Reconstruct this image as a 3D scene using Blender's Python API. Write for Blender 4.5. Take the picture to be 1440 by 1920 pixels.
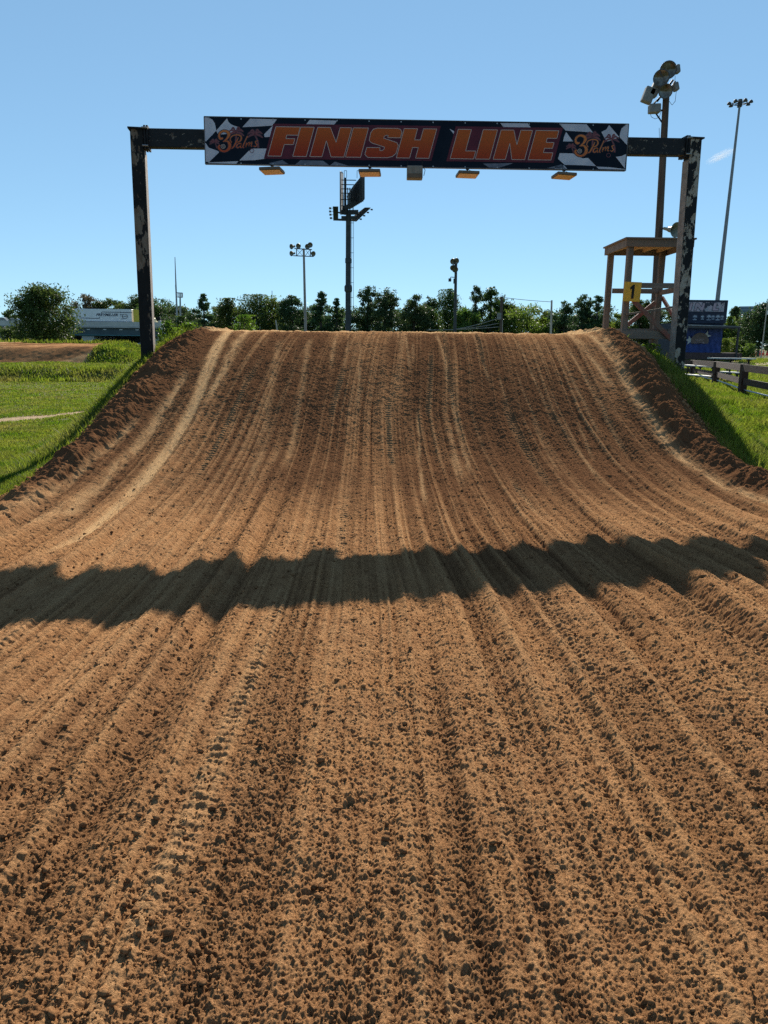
import bpy, bmesh, math, random
import numpy as np
from mathutils import Vector, Matrix

for o in list(bpy.data.objects):
    bpy.data.objects.remove(o)
S = bpy.context.scene
COL = S.collection
R = math.radians
random.seed(7)
rng = np.random.default_rng(11)

# ------------------------------------------------------------------ camera
CAM = Vector((0.0, 0.0, 1.75))
F_PX, PITCH, ROLL = 1400.0, R(12.7), 0.0115
fwd = Vector((0, math.cos(PITCH), -math.sin(PITCH)))
up0 = Vector((0, math.sin(PITCH), math.cos(PITCH)))
rt0 = Vector((1, 0, 0))
UP = up0 * math.cos(ROLL) - rt0 * math.sin(ROLL)
RT = rt0 * math.cos(ROLL) + up0 * math.sin(ROLL)
cd = bpy.data.cameras.new('camera')
cam = bpy.data.objects.new('camera', cd)
COL.objects.link(cam)
cam.matrix_world = Matrix(((RT.x, UP.x, -fwd.x, CAM.x), (RT.y, UP.y, -fwd.y, CAM.y),
                           (RT.z, UP.z, -fwd.z, CAM.z), (0, 0, 0, 1)))
cd.sensor_fit = 'VERTICAL'
cd.sensor_height = 36
cd.lens = 36 * F_PX / 1920
cd.clip_start = 0.05
cd.clip_end = 9000
S.camera = cam

# ------------------------------------------------------------------ sky and sun
SUN_EL, SUN_AZ = R(32.0), R(7.8)
w = bpy.data.worlds.new('World')
S.world = w
w.use_nodes = True
wt = w.node_tree
sky = wt.nodes.new('ShaderNodeTexSky')
sky.sky_type = 'NISHITA'
sky.sun_disc = False
sky.sun_elevation = SUN_EL
sky.sun_rotation = SUN_AZ
sky.altitude = 0
sky.air_density = 0.7
sky.dust_density = 0.0
sky.ozone_density = 4.0
bg = wt.nodes['Background']
bg.inputs['Strength'].default_value = 0.052
gm = wt.nodes.new('ShaderNodeGamma')
gm.inputs['Gamma'].default_value = 0.5
vm = wt.nodes.new('ShaderNodeVectorMath')
vm.operation = 'MULTIPLY'
vm.inputs[1].default_value = (1.85, 2.56, 2.90)
wt.links.new(sky.outputs[0], gm.inputs['Color'])
wt.links.new(gm.outputs[0], vm.inputs[0])
wt.links.new(vm.outputs[0], bg.inputs['Color'])
sd = bpy.data.lights.new('sun', 'SUN')
sd.energy = 5.0
sd.angle = R(0.5)
sd.color = (1.0, 0.93, 0.82)
sun = bpy.data.objects.new('sun', sd)
COL.objects.link(sun)
sv = Vector((math.sin(SUN_AZ) * math.cos(SUN_EL), math.cos(SUN_AZ) * math.cos(SUN_EL), math.sin(SUN_EL)))
sun.rotation_euler = sv.to_track_quat('Z', 'Y').to_euler()
sun.location = (3, 20, 20)
S.view_settings.view_transform = 'Standard'
S.view_settings.look = 'None'
S.view_settings.exposure = 1.15
S.view_settings.gamma = 1.0
S.render.engine = 'CYCLES'
S.cycles.max_bounces = 8
S.cycles.diffuse_bounces = 6
S.cycles.transparent_max_bounces = 8
S.cycles.use_denoising = False
S.cycles.use_adaptive_sampling = True
S.cycles.adaptive_threshold = 0.01


def ray(px, py):
    return fwd + RT * ((px - 720) / F_PX) + UP * ((960 - py) / F_PX)


def P(px, py, Y):
    d = ray(px, py)
    return CAM + d * (Y / d.y)


def V(*a):
    return Vector(a)


# ------------------------------------------------------------------ materials
def nodes(name):
    m = bpy.data.materials.new(name)
    m.use_nodes = True
    nt = m.node_tree
    return m, nt, nt.nodes['Principled BSDF']


def N(nt, t, **kw):
    n = nt.nodes.new(t)
    for k, v in kw.items():
        if k in n.inputs:
            n.inputs[k].default_value = v
        else:
            setattr(n, k, v)
    return n


def c4(c):
    return (c[0], c[1], c[2], 1)


def mixc(nt, fac, a, b):
    n = nt.nodes.new('ShaderNodeMix')
    n.data_type = 'RGBA'
    for s, v in ((0, fac), (6, a), (7, b)):
        if isinstance(v, (int, float)):
            n.inputs[s].default_value = v
        elif isinstance(v, tuple):
            n.inputs[s].default_value = c4(v)
        else:
            nt.links.new(v, n.inputs[s])
    return n.outputs[2]


def coords(nt, kind='Object', scale=None):
    tc = nt.nodes.new('ShaderNodeTexCoord')
    if scale is None:
        return tc.outputs[kind]
    mp = nt.nodes.new('ShaderNodeMapping')
    mp.inputs['Scale'].default_value = scale
    nt.links.new(tc.outputs[kind], mp.inputs['Vector'])
    return mp.outputs[0]


def noise(nt, vec, scale, detail=5, rough=.6):
    n = N(nt, 'ShaderNodeTexNoise', Scale=scale, Detail=detail, Roughness=rough)
    nt.links.new(vec, n.inputs['Vector'])
    return n.outputs['Fac']


def ramp(nt, v, lo, hi, a=0.0, b=1.0):
    n = N(nt, 'ShaderNodeMapRange')
    n.inputs[1].default_value = lo
    n.inputs[2].default_value = hi
    n.inputs[3].default_value = a
    n.inputs[4].default_value = b
    nt.links.new(v, n.inputs[0])
    return n.outputs[0]


def pmat(name, c1, c2=None, scale=5, lo=.4, hi=.6, rough=.75, bump=0, bscale=40, metal=0, stretch=None, c3=None, s3=1.5, spec=.3):
    m, nt, b = nodes(name)
    vec = coords(nt, 'Object', stretch)
    col = None
    if c2 is not None:
        f = ramp(nt, noise(nt, vec, scale), lo, hi)
        col = mixc(nt, f, tuple(c1), tuple(c2))
        if c3 is not None:
            col = mixc(nt, ramp(nt, noise(nt, vec, s3, 3), .45, .65), col, tuple(c3))
        nt.links.new(col, b.inputs['Base Color'])
    else:
        b.inputs['Base Color'].default_value = c4(c1)
    b.inputs['Roughness'].default_value = rough
    b.inputs['Metallic'].default_value = metal
    b.inputs['Specular IOR Level'].default_value = spec
    if bump:
        bp = N(nt, 'ShaderNodeBump', Strength=bump, Distance=.01)
        nt.links.new(noise(nt, vec, bscale, 4), bp.inputs['Height'])
        nt.links.new(bp.outputs[0], b.inputs['Normal'])
    return m


def leafmat(name, c1, c2, trans=.35, scale=1.2, rough=.55):
    m, nt, b = nodes(name)
    vec = coords(nt, 'Object')
    oi = nt.nodes.new('ShaderNodeObjectInfo')
    geo = nt.nodes.new('ShaderNodeNewGeometry')
    f = ramp(nt, noise(nt, vec, scale, 4), .35, .65)
    col = mixc(nt, f, tuple(c1), tuple(c2))
    if name == 'grass_blades':
        col = mixc(nt, ramp(nt, noise(nt, vec, .55, 5, .7), .50, .68, 0, .75), col, (.16, .135, .05))
        col = mixc(nt, ramp(nt, noise(nt, vec, 2.3, 3, .6), .52, .66, 0, .6), col, (.04, .07, .015))
    hv = nt.nodes.new('ShaderNodeHueSaturation')
    nt.links.new(col, hv.inputs['Color'])
    nt.links.new(ramp(nt, geo.outputs['Random Per Island'], 0, 1, .65, 1.4), hv.inputs['Value'])
    nt.links.new(ramp(nt, oi.outputs['Random'], 0, 1, .48, .52), hv.inputs['Hue'])
    b.inputs['Roughness'].default_value = rough
    b.inputs['Specular IOR Level'].default_value = .08
    nt.links.new(hv.outputs[0], b.inputs['Base Color'])
    tr = nt.nodes.new('ShaderNodeBsdfTranslucent')
    hs = N(nt, 'ShaderNodeHueSaturation', Saturation=1.15, Value=1.3)
    nt.links.new(hv.outputs[0], hs.inputs['Color'])
    nt.links.new(hs.outputs[0], tr.inputs['Color'])
    mx = nt.nodes.new('ShaderNodeMixShader')
    mx.inputs[0].default_value = trans
    nt.links.new(b.outputs[0], mx.inputs[1])
    nt.links.new(tr.outputs[0], mx.inputs[2])
    nt.links.new(mx.outputs[0], nt.nodes['Material Output'].inputs['Surface'])
    return m


# ------------------------------------------------------------------ mesh helpers
def tag(o, label=None, cat=None, group=None, kind=None):
    if label: o['label'] = label
    if cat: o['category'] = cat
    if group: o['group'] = group
    if kind: o['kind'] = kind
    return o


def np_mesh(name, verts, faces, mat=None, smooth=False, attrs=None):
    verts = np.asarray(verts, dtype=np.float32)
    faces = np.asarray(faces, dtype=np.int32)
    me = bpy.data.meshes.new(name)
    n, k = faces.shape
    me.vertices.add(len(verts))
    me.vertices.foreach_set('co', verts.ravel())
    me.loops.add(n * k)
    me.loops.foreach_set('vertex_index', faces.ravel())
    me.polygons.add(n)
    me.polygons.foreach_set('loop_start', np.arange(0, n * k, k, dtype=np.int32))
    me.polygons.foreach_set('loop_total', np.full(n, k, dtype=np.int32))
    if smooth:
        me.polygons.foreach_set('use_smooth', np.ones(n, dtype=bool))
    me.update(calc_edges=True)
    for an, av in (attrs or {}).items():
        a = me.attributes.new(an, 'FLOAT', 'POINT')
        a.data.foreach_set('value', np.asarray(av, dtype=np.float32).ravel())
    if mat: me.materials.append(mat)
    return me


def add_mesh(name, me, parent=None):
    o = bpy.data.objects.new(name, me)
    COL.objects.link(o)
    if parent: o.parent = parent
    return o


def thing(name, label, cat, loc=(0, 0, 0), group=None, rz=0):
    o = bpy.data.objects.new(name, None)
    COL.objects.link(o)
    o.location = loc
    o.rotation_euler = (0, 0, rz)
    o.empty_display_size = .2
    return tag(o, label, cat, group)


class MB:
    def __init__(s):
        s.v, s.f = [], []

    def add(s, vs, fs):
        n = len(s.v)
        s.v += [tuple(v) for v in vs]
        s.f += [tuple(i + n for i in f) for f in fs]
        return s

    def box(s, c, d, rot=None):
        c = Vector(c)
        vs = []
        for z in (-1, 1):
            for y in (-1, 1):
                for x in (-1, 1):
                    p = Vector((x * d[0] / 2, y * d[1] / 2, z * d[2] / 2))
                    if rot is not None: p = rot @ p
                    vs.append(c + p)
        return s.add(vs, [(0, 2, 3, 1), (4, 5, 7, 6), (0, 1, 5, 4), (2, 6, 7, 3), (0, 4, 6, 2), (1, 3, 7, 5)])

    def beam(s, p, q, wd, dp, up=None):
        p, q = Vector(p), Vector(q)
        d = (q - p)
        L = d.length
        z = d.normalized()
        upv = Vector(up) if up else (Vector((0, 1, 0)) if abs(z.y) < .9 else Vector((1, 0, 0)))
        x = upv.cross(z).normalized()
        y = z.cross(x)
        rot = Matrix((x, y, z)).transposed()
        return s.box((p + q) / 2, (wd, dp, L), rot)

    def cyl(s, p, q, r1, r2=None, n=12, cap=True):
        p, q = Vector(p), Vector(q)
        r2 = r1 if r2 is None else r2
        z = (q - p).normalized()
        a = Vector((1, 0, 0)) if abs(z.x) < .9 else Vector((0, 1, 0))
        x = a.cross(z).normalized()
        y = z.cross(x)
        vs = []
        for c, r in ((p, r1), (q, r2)):
            for i in range(n):
                t = 2 * math.pi * i / n
                vs.append(c + (x * math.cos(t) + y * math.sin(t)) * r)
        fs = [(i, (i + 1) % n, n + (i + 1) % n, n + i) for i in range(n)]
        if cap:
            fs += [tuple(range(n - 1, -1, -1)), tuple(range(n, 2 * n))]
        return s.add(vs, fs)

    def tube(s, pts, r, n=8):
        for a, b in zip(pts[:-1], pts[1:]):
            s.cyl(a, b, r, r, n)
        return s

    def lathe(s, o, ax, prof, n=18):
        """profile [(dist along axis, radius)] around axis from o"""
        o, z = Vector(o), Vector(ax).normalized()
        a = Vector((1, 0, 0)) if abs(z.x) < .9 else Vector((0, 1, 0))
        x = a.cross(z).normalized()
        y = z.cross(x)
        vs, fs = [], []
        for t, r in prof:
            for i in range(n):
                an = 2 * math.pi * i / n
                vs.append(o + z * t + (x * math.cos(an) + y * math.sin(an)) * r)
        for k in range(len(prof) - 1):
            for i in range(n):
                j = (i + 1) % n
                fs.append((k * n + i, k * n + j, (k + 1) * n + j, (k + 1) * n + i))
        return s.add(vs, fs)

    def prism(s, pts, off):
        """polygon (list of Vector) extruded by vector off"""
        n = len(pts)
        off = Vector(off)
        vs = [Vector(p) for p in pts] + [Vector(p) + off for p in pts]
        fs = [tuple(range(n)), tuple(range(2 * n - 1, n - 1, -1))]
        fs += [(i, (i + 1) % n, n + (i + 1) % n, n + i)[::-1] for i in range(n)]
        return s.add(vs, fs)

    def build(s, name, mat, parent=None, bevel=0, smooth=False, world=True):
        off = Vector((0, 0, 0))
        if parent is not None and world:
            q = parent
            while q is not None:
                off += q.location
                q = q.parent
        me = bpy.data.meshes.new(name)
        me.from_pydata([(v[0] - off.x, v[1] - off.y, v[2] - off.z) for v in s.v], [], s.f)
        bm = bmesh.new()
        bm.from_mesh(me)
        bmesh.ops.recalc_face_normals(bm, faces=bm.faces)
        if bevel:
            bmesh.ops.bevel(bm, geom=list(bm.edges), offset=bevel, segments=1, affect='EDGES')
        bm.to_mesh(me)
        bm.free()
        if smooth:
            me.polygons.foreach_set('use_smooth', [True] * len(me.polygons))
        me.materials.append(mat)
        return add_mesh(name, me, parent)


def copy_tree(o, parent=None):
    c = o.copy()
    COL.objects.link(c)
    if parent is not None: c.parent = parent
    for ch in o.children:
        copy_tree(ch, c)
    return c


# ------------------------------------------------------------------ noise in numpy
TAB = rng.random((8, 256, 256)).astype(np.float32)


def vn(x, y, seed=0):
    x = np.asarray(x, dtype=np.float64) + seed * 17.31
    y = np.asarray(y, dtype=np.float64) + seed * 9.17
    xi = np.floor(x).astype(np.int64)
    yi = np.floor(y).astype(np.int64)
    fx = (x - xi).astype(np.float32)
    fy = (y - yi).astype(np.float32)
    fx = fx * fx * (3 - 2 * fx)
    fy = fy * fy * (3 - 2 * fy)
    T = TAB[seed % 8]
    x0, x1, y0, y1 = xi & 255, (xi + 1) & 255, yi & 255, (yi + 1) & 255
    a = T[x0, y0]; b = T[x1, y0]; c = T[x0, y1]; d = T[x1, y1]
    return (a + (b - a) * fx) + ((c + (d - c) * fx) - (a + (b - a) * fx)) * fy - .5


def fbm(x, y, seed=0, octv=4, gain=.5):
    s, a = 0, 1.0
    for k in range(octv):
        s = s + a * vn(x, y, seed + k)
        x, y, a = x * 2.03, y * 2.03, a * gain
    return s


def sstep(t):
    t = np.clip(t, 0, 1)
    return t * t * (3 - 2 * t)


def clods(x, y, cell, prob, seed, rmin=.25, rmax=.62, flat=.8):
    """rounded lumps of earth, one candidate per jittered cell"""
    wx = x + cell * (.5 * vn(x / cell * 1.7, y / cell * 1.7, seed + 3) + .3 * vn(x / cell * 4.3, y / cell * 4.3, seed + 1))
    wy = y + cell * (.5 * vn(x / cell * 1.7, y / cell * 1.7, seed + 4) + .3 * vn(x / cell * 4.3, y / cell * 4.3, seed + 2))
    gx, gy = wx / cell, wy / cell
    ix, iy = np.floor(gx).astype(np.int64), np.floor(gy).astype(np.int64)
    out = np.zeros_like(gx, dtype=np.float32)
    A, B, C, D = TAB[seed % 8], TAB[(seed + 1) % 8], TAB[(seed + 2) % 8], TAB[(seed + 5) % 8]
    for dx in (-1, 0, 1):
        for dy in (-1, 0, 1):
            cx, cy = ix + dx, iy + dy
            hx = (cx * 7 + (cy >> 8) * 31) & 255
            hy = (cy * 5 + (cx >> 8) * 13) & 255
            px = cx + .5 + (A[hx, hy] - .5) * .9
            py = cy + .5 + (B[hx, hy] - .5) * .9
            r = rmin + (rmax - rmin) * C[hx, hy] ** 2
            ok = D[hx, hy] < prob
            d2 = ((gx - px) ** 2 + (gy - py) ** 2) / (r * r)
            h = np.where(ok & (d2 < 1), np.sqrt(np.clip(1 - d2, 0, 1)) * r, 0)
            out = np.maximum(out, h.astype(np.float32))
    return out * cell * flat


# ------------------------------------------------------------------ the lie of the land
JY = np.array([-20, 5.0, 6.3, 7.3, 8.3, 9.3, 10.2, 11.0, 12.0, 13.0, 13.7, 14.2, 14.8, 19, 24, 29, 400])
JZ = np.array([0, 0, .01, .05, .16, .38, .70, 1.04, 1.45, 1.78, 1.93, 1.97, 1.965, 1.85, .9, 0, 0])
_ty = np.linspace(-20, 60, 4001)
_tz = np.interp(_ty, JY, JZ)
_k = np.hanning(41); _k /= _k.sum()
_tz = np.convolve(np.pad(_tz, 20, mode='edge'), _k, mode='valid')


def J(y): return np.interp(y, _ty, _tz)
def XL(y): return np.interp(y, [0, 5, 7.5, 14, 30], [-4.25, -4.05, -3.92, -3.42, -3.3])
def XR(y): return np.interp(y, [0, 5, 8.4, 10.5, 14, 30], [5.1, 4.75, 4.27, 4.02, 4.12, 4.2])


def far_rise(x, y):
    return .72 * sstep((y - 46) / 16.0)


def base_h(x, y):
    """height of the land without ruts or clods"""
    x = np.asarray(x, dtype=np.float64); y = np.asarray(y, dtype=np.float64)
    j = J(y)
    xl, xr = XL(y), XR(y)
    dl, dr = xl - x, x - xr
    wl = .85 + 1.05 * j
    wr = .75 + 1.22 * j
    tl = np.clip((dl + .22) / wl, 0, 1.6); tr = np.clip((dr + .22) / wr, 0, 1.6)
    fall = 1 - sstep(np.where(dl > -.22, tl, np.where(dr > -.22, tr, 0)) * .92)
    field = .10 * fbm(x * .12, y * .12, 2, 3) * sstep((np.maximum(dl, dr)) / 3)
    z = j * fall + field
    # grass verge slightly above the track floor
    z = z + .07 * sstep((np.maximum(dl, dr) - .2) / .8) * (1 - np.clip(j, 0, 1))
    # left bank, 33 m away
    bank = .46 * sstep((y - 31.6) / 1.5) * (1 - sstep((y - 38) / 9)) * sstep((-9.5 - x) / 2.5)
    z = z + bank * (1 + .25 * fbm(x * .5, y * .3, 5, 2))
    z = z + .42 * sstep((y - 12) / 9) * sstep((x - 5.5) / 4) * (1 - sstep((y - 46) / 16))
    z = z + .030 * np.clip(x, -5, 5) * sstep((y - 2) / 2) * (1 - sstep((y - 6) / 3.5))
    return z + far_rise(x, y)


def lip(x, y):
    """thrown-up ridges along both track edges"""
    xl, xr = XL(y), XR(y)
    hl = .16 + .10 * vn(y * 1.3, y * 0, 1) + .06 * vn(y * 4, y * 0, 2)
    hr = .17 + .10 * vn(y * 1.1 + 40, y * 0, 3) + .06 * vn(y * 4, y * 0 + 5, 2)
    ul = (x - xl - .02) / .27
    ur = (x - xr + .05) / np.where(y < 9.6, .27, .30)
    return hl * np.exp(-ul * ul), hr * np.exp(-ur * ur)


# ruts: x at foot, depth, width, tread
RUTS = []
_r = random.Random(5)
for x0, d, wd, tr in [(-3.66, .06, .08, 0), (-3.28, .10, .13, 0), (-2.50, .085, .12, 0), (-2.22, .04, .07, 1), (-1.72, .10, .14, 0),
                      (-1.36, .04, .07, 0), (-1.08, .08, .08, 0), (-.66, .035, .08, 1), (-.30, .03, .07, 1), (.02, .028, .08, 0),
                      (.30, .04, .07, 1), (.62, .026, .08, 0), (.93, .05, .07, 1), (1.22, .03, .09, 1), (1.52, .055, .08, 0),
                      (1.86, .04, .07, 1), (2.2, .085, .09, 1), (2.55, .05, .08, 0), (2.85, .085, .10, 1), (3.25, .06, .09, 0),
                      (3.65, .075, .10, 0), (4.05, .05, .1, 0)]:
    RUTS.append((x0, d, wd, tr, _r.randint(0, 200)))


def lateral(x, y):
    """ruts keep their place across the track as it narrows up the face"""
    xl, xr = XL(y), XR(y)
    return -4.05 + (x - xl) * (4.85 + 4.05) / (xr - xl)


STREAKS = [  # (list of (y, x)), width, strength : pale packed lines
    ([(6.0, -2.95), (6.7, -2.82), (8.4, -2.76), (11, -2.70), (12.5, -2.78), (14, -2.86)], .066, 1.0),
    ([(10.5, -2.55), (12, -2.5), (14, -2.5)], .06, .85),
    ([(5.6, -4.0), (7.6, -3.3), (10, -3.12), (11.5, -3.05)], .07, .8),
    ([(6.6, -4.0), (8.2, -3.6), (10.0, -3.38)], .06, .75),
    ([(14, 3.62), (12.6, 3.66), (11.0, 3.62), (9.5, 3.66), (8.2, 3.85), (7, 4.15)], .06, .95),
    ([(14, 3.3), (12.4, 3.32), (11.0, 3.4)], .06, .7),
    ([(14, 3.85), (12.4, 3.72), (11.0, 3.62)], .07, .9),
    ([(7.5, .42), (9.5, .44), (10.4, .45)], .025, .9),
    ([(8.5, 1.02), (11, .96), (13.5, .9)], .028, .7),
    ([(8.6, -1.15), (10, -1.2), (13, -1.3)], .04, .55),
    ([(8.2, -1.5), (10, -1.62), (13, -1.8)], .05, .5),
]
for _i in range(26):
    _x = _r.uniform(-2.4, 3.3)
    _a = _r.uniform(8.0, 12.5)
    STREAKS.append(([(_a, _x), (_a + _r.uniform(.8, 3.0), _x + _r.uniform(-.08, .08))], _r.uniform(.010, .024), _r.uniform(.3, .8)))


def soil(x, y):
    """height and character of the worked earth"""
    u = lateral(x, y)
    z = base_h(x, y)
    ll, lr = lip(x, y)
    xl, xr = XL(y), XR(y)
    inside = sstep((x - xl) / .25) * sstep((xr - x) / .25)
    lipm = np.clip(ll / .16 + lr / .17, 0, 1)
    z = z + (ll * (1 - .75 * sstep((y - 10.5) / 2.5)) + lr * (1 - .45 * sstep((y - 12) / 1.5))) * (1 - .55 * sstep((4.5 - y) / 3))
    face = sstep((y - 6.8) / 2.0)
    amp = (1 - .55 * face) * (1 - .75 * sstep((y - 12.6) / 1.2)) * (.55 + .45 * sstep((y - 2.2) / 2.5))
    amp = amp * (.8 + .9 * vn(x * .45, y * .4, 6))
    tone = np.zeros_like(z)
    rsum = np.zeros_like(z)
    tread = np.zeros_like(z)
    for i, (x0, d, wd, tr, sd_) in enumerate(RUTS):
        xc = x0 + .16 * vn(y * .22 + sd_, y * 0 + i, i % 8) + .035 * vn(y * 1.1 + sd_, y * 0 + i, 3)
        dx = (u - xc) / wd
        a = d * .56 * (.35 + 1.3 * (vn(y * .35 + sd_ * .7, y * 0 + 3 * i, (i + 2) % 8) + .5))
        g = np.exp(-dx * dx)
        sh = np.exp(-((np.abs(dx) - 1.75) / .75) ** 2)
        rsum += a * (-g + .62 * sh)
        if tr:
            on = sstep((vn(y * .6 + sd_, y * 0 + i, 4) - .02) * 5)
            tread += on * np.exp(-(dx / .6) ** 4) * .006 * np.sin(y * 2 * np.pi / .062 + 1.5 * np.abs(dx) + 3 * vn(y * 2, y * 0 + i, 1)) * (.5 + vn(y * 9, x * 9, 2) + .4)
            tone = np.maximum(tone, .12 * on * np.exp(-(dx / .8) ** 4))
    z = z + rsum * amp * inside
    wob = .06 * vn(y * .5, u * .4, 3)
    gv = .62 * vn((u + wob) * 7.5, y * .20, 5) + .75 * vn((u + wob) * 18, y * .30, 6) + .75 * vn((u + wob) * 37, y * .40, 7) + .45 * vn((u + wob) * 71, y * .6, 1)
    z = z + (.026 + .008 * (1 - face)) * gv * inside * (1 - .2 * face)
    for si_, (pts, wd, st) in enumerate(STREAKS):
        st = st * (1.0 if si_ < 1 else (.8 if si_ < 7 else .5))
        ys = [p[0] for p in pts]; xs = [p[1] for p in pts]
        if ys[0] > ys[-1]: ys, xs = ys[::-1], xs[::-1]
        xc = np.interp(y, ys, xs) + .03 * vn(y * 1.5 + xs[0] * 9, y * 0, 5)
        ends = sstep((y - ys[0]) / .7) * sstep((ys[-1] + .3 - y) / .5) if ys[-1] < 13.9 else sstep((y - ys[0]) / .7)
        ww = wd * (.8 + .9 * (vn(y * 1.1 + xs[0] * 5, y * 0, 2) + .35))
        g = np.exp(-np.abs((x - xc) / np.maximum(ww, .01)) ** (2 if si_ else 3.5)) * ends * st * (np.clip(.75 + 1.0 * vn(x * 16, y * 3.2, 4) + .7 * vn(x * 40, y * 14, 1), 0, 1) if si_ else np.clip(.9 + .8 * vn(x * 22, y * 3.2, 4) + .5 * vn(x * 50, y * 18, 1), 0, 1))
        tone = np.maximum(tone, g)
        z = z - .014 * g
    edge = (np.abs(fbm(x * 3, y * .8, 3, 3)))
    tone = np.clip(tone * (1 - .85 * lipm) + ((.32 - .12 * face) * np.clip(gv - .08, 0, 1)) * inside, 0, 1)
    tone = np.maximum(tone, sstep((y - 13.75 + .25 * vn(x * 2, y, 1)) / .35) * .9)  # paler crest rim: sunlight on the flat top put into the tone
    # outer right strip of pale sand beyond the lip
    sand = sstep((x - xr - .24) / .15) * sstep((xr + 1.25 + .2 * vn(x * 2, y * 2, 5) - x) / .25) * sstep((10.8 - y) / 1.5)
    tone = np.maximum(tone, sand * .85)
    smooth = np.clip(tone, 0, 1)
    loose = (1 - .93 * smooth)
    # loose-ness bands
    band = .42 + .5 * (fbm(u * 2.3, y * .25, 4, 3) + .3) - 1.7 * gv
    near = 1 - sstep((y - 4) / 6)
    nb = np.clip(band, .12, 1.7) * loose * (inside * .9 + .1 + lipm)
    c1 = clods(x, y, .10, .04 + 0 * x, 1, .10, .30, .7) * (.35 + .65 * near)
    c2 = clods(x, y, .040, .15, 2, .12, .5, .85)
    c3 = clods(x, y, .0150, .55, 3, .15, .55, 1.0)
    z = z + nb * (.6 + .9 * sstep(vn(x * 1.7, y * 1.1, 2) + .5)) * (c1 * .8 + c2 * .22 + c3 * .26)
    sel = y < 7.5
    c4_ = np.zeros_like(z)
    c4_[sel] = clods(x[sel], y[sel], .0105, .8, 4, .2, .6, 1.1)
    bil = 0
    wx, wy = x + .008 * vn(x * 60, y * 60, 3), y + .008 * vn(x * 60, y * 60, 4)
    for kk, (fq, am) in enumerate(((17, .005), (31, .0046), (55, .0052), (92, .0056), (150, .0048), (230, .003))):
        bil = bil + am * (1 - 2.6 * np.abs(vn(wx * fq, wy * fq * .9, kk + 1)))
    z = z + bil * np.clip(.55 + .4 * nb, 0, 1.15) * (.12 + .88 * loose) * (1 - .45 * face)
    z = z + c4_ * (.3 + .7 * loose) * .7
    z = z + loose * (.012 * fbm(x * 13, y * 9, 5, 3) + .006 * vn(x * 40, y * 40, 6) + .006 * vn(x * 83, y * 83, 1) + .005 * vn(x * 150, y * 150, 2))
    z = z + tread * (1 - lipm)
    z = z + .03 * fbm(x * 1.1, y * .9, 1, 3) * inside * (1 - face * .5)
    # lumpy ridges
    z = z + lipm * (clods(x, y, .17, .8, 5, .35, .62, .42) + clods(x, y, .08, .8, 6, .3, .6, .5) + .05 * fbm(x * 5, y * 5, 2, 3))
    moist = np.clip(.20 + .14 * face - .62 * gv * inside + .7 * fbm(u * 1.1, y * .3, 6, 3) + .5 * face * (1 - sstep((y - 13.3) / .6)) + .4 * lipm, 0, 1) * (1 - smooth)
    grassy_l = sstep((xl - .42 + .2 * vn(x * 3, y * 3, 7) - x) / .18)
    gr0 = xr + .62 + .6 * (1 - sstep((y - 9.8) / 2.2)) - .15 * sstep((y - 12.5))
    grassy_r = sstep((x - gr0 + .25 * vn(x * 3, y * 3, 7)) / .2)
    return z, tone, moist, np.maximum(grassy_l, grassy_r)


# ------------------------------------------------------------------ soil materials
def dirt_material():
    m, nt, b = nodes('clay_soil')
    def at(n):
        a = N(nt, 'ShaderNodeAttribute'); a.attribute_name = n
        return a.outputs['Fac']
    vec = coords(nt, 'Object')
    n1 = ramp(nt, noise(nt, vec, 7, 6, .7), .3, .7)
    n2 = ramp(nt, noise(nt, vec, 130, 5, .8), .32, .68)
    col = mixc(nt, n1, (.270, .132, .061), (.400, .218, .102))
    col = mixc(nt, ramp(nt, noise(nt, vec, 1.3, 3), .4, .65, 0, .5), col, (.37, .187, .08))
    col = mixc(nt, at('moist'), col, (.135, .066, .033))
    col = mixc(nt, at('tone'), col, (.49, .31, .155))
    hs = nt.nodes.new('ShaderNodeHueSaturation')
    nt.links.new(col, hs.inputs['Color'])
    nt.links.new(ramp(nt, n2, 0, 1, .5, 1.4), hs.inputs['Value'])
    col = mixc(nt, at('grassy'), hs.outputs[0], (.055, .085, .02))
    nt.links.new(col, b.inputs['Base Color'])
    b.inputs['Roughness'].default_value = .95
    b.inputs['Specular IOR Level'].default_value = .0
    bp = N(nt, 'ShaderNodeBump', Strength=1.0, Distance=.014)
    nt.links.new(noise(nt, vec, 160, 5, .75), bp.inputs['Height'])
    nt.links.new(bp.outputs[0], b.inputs['Normal'])
    return m


M_DIRT = dirt_material()


def dirt_track():
    # rows get closer together where the ground is near, as finely as the clods need
    ys = list(np.arange(-1.4, 1.14, .022)) + [1.15]
    while ys[-1] < 15.2:
        y = ys[-1]
        ys.append(y + (.0030 + .0010 * (y - 1.15) if y < 7 else .0095))
    ys += list(np.arange(ys[-1] + .05, 24, .12))
    ys = np.array(ys)
    nx = 1500
    t = np.linspace(-1, 1, nx)
    hw = np.minimum(3.3 + .45 * np.maximum(ys - 1.15, 0), 5.6)
    cx = .12 + .25 * sstep((ys - 2) / 6)
    X = cx[:, None] + hw[:, None] * (t * (.56 + .44 * t * t))[None, :]
    Y = np.repeat(ys[:, None], nx, 1)
    z, tone, moist, grassy = soil(X.ravel(), Y.ravel())
    nr = len(ys)
    i = np.arange(nr * nx).reshape(nr, nx)
    q = np.stack([i[:-1, :-1], i[:-1, 1:], i[1:, 1:], i[1:, :-1]], -1).reshape(-1, 4)
    V3 = np.stack([X.ravel(), Y.ravel(), z], 1)
    me = np_mesh('dirt_track', V3, q, M_DIRT, True, {'tone': tone, 'moist': moist, 'grassy': grassy})
    o = add_mesh('dirt_track', me)
    tag(o, kind='structure')
    return o


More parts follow.
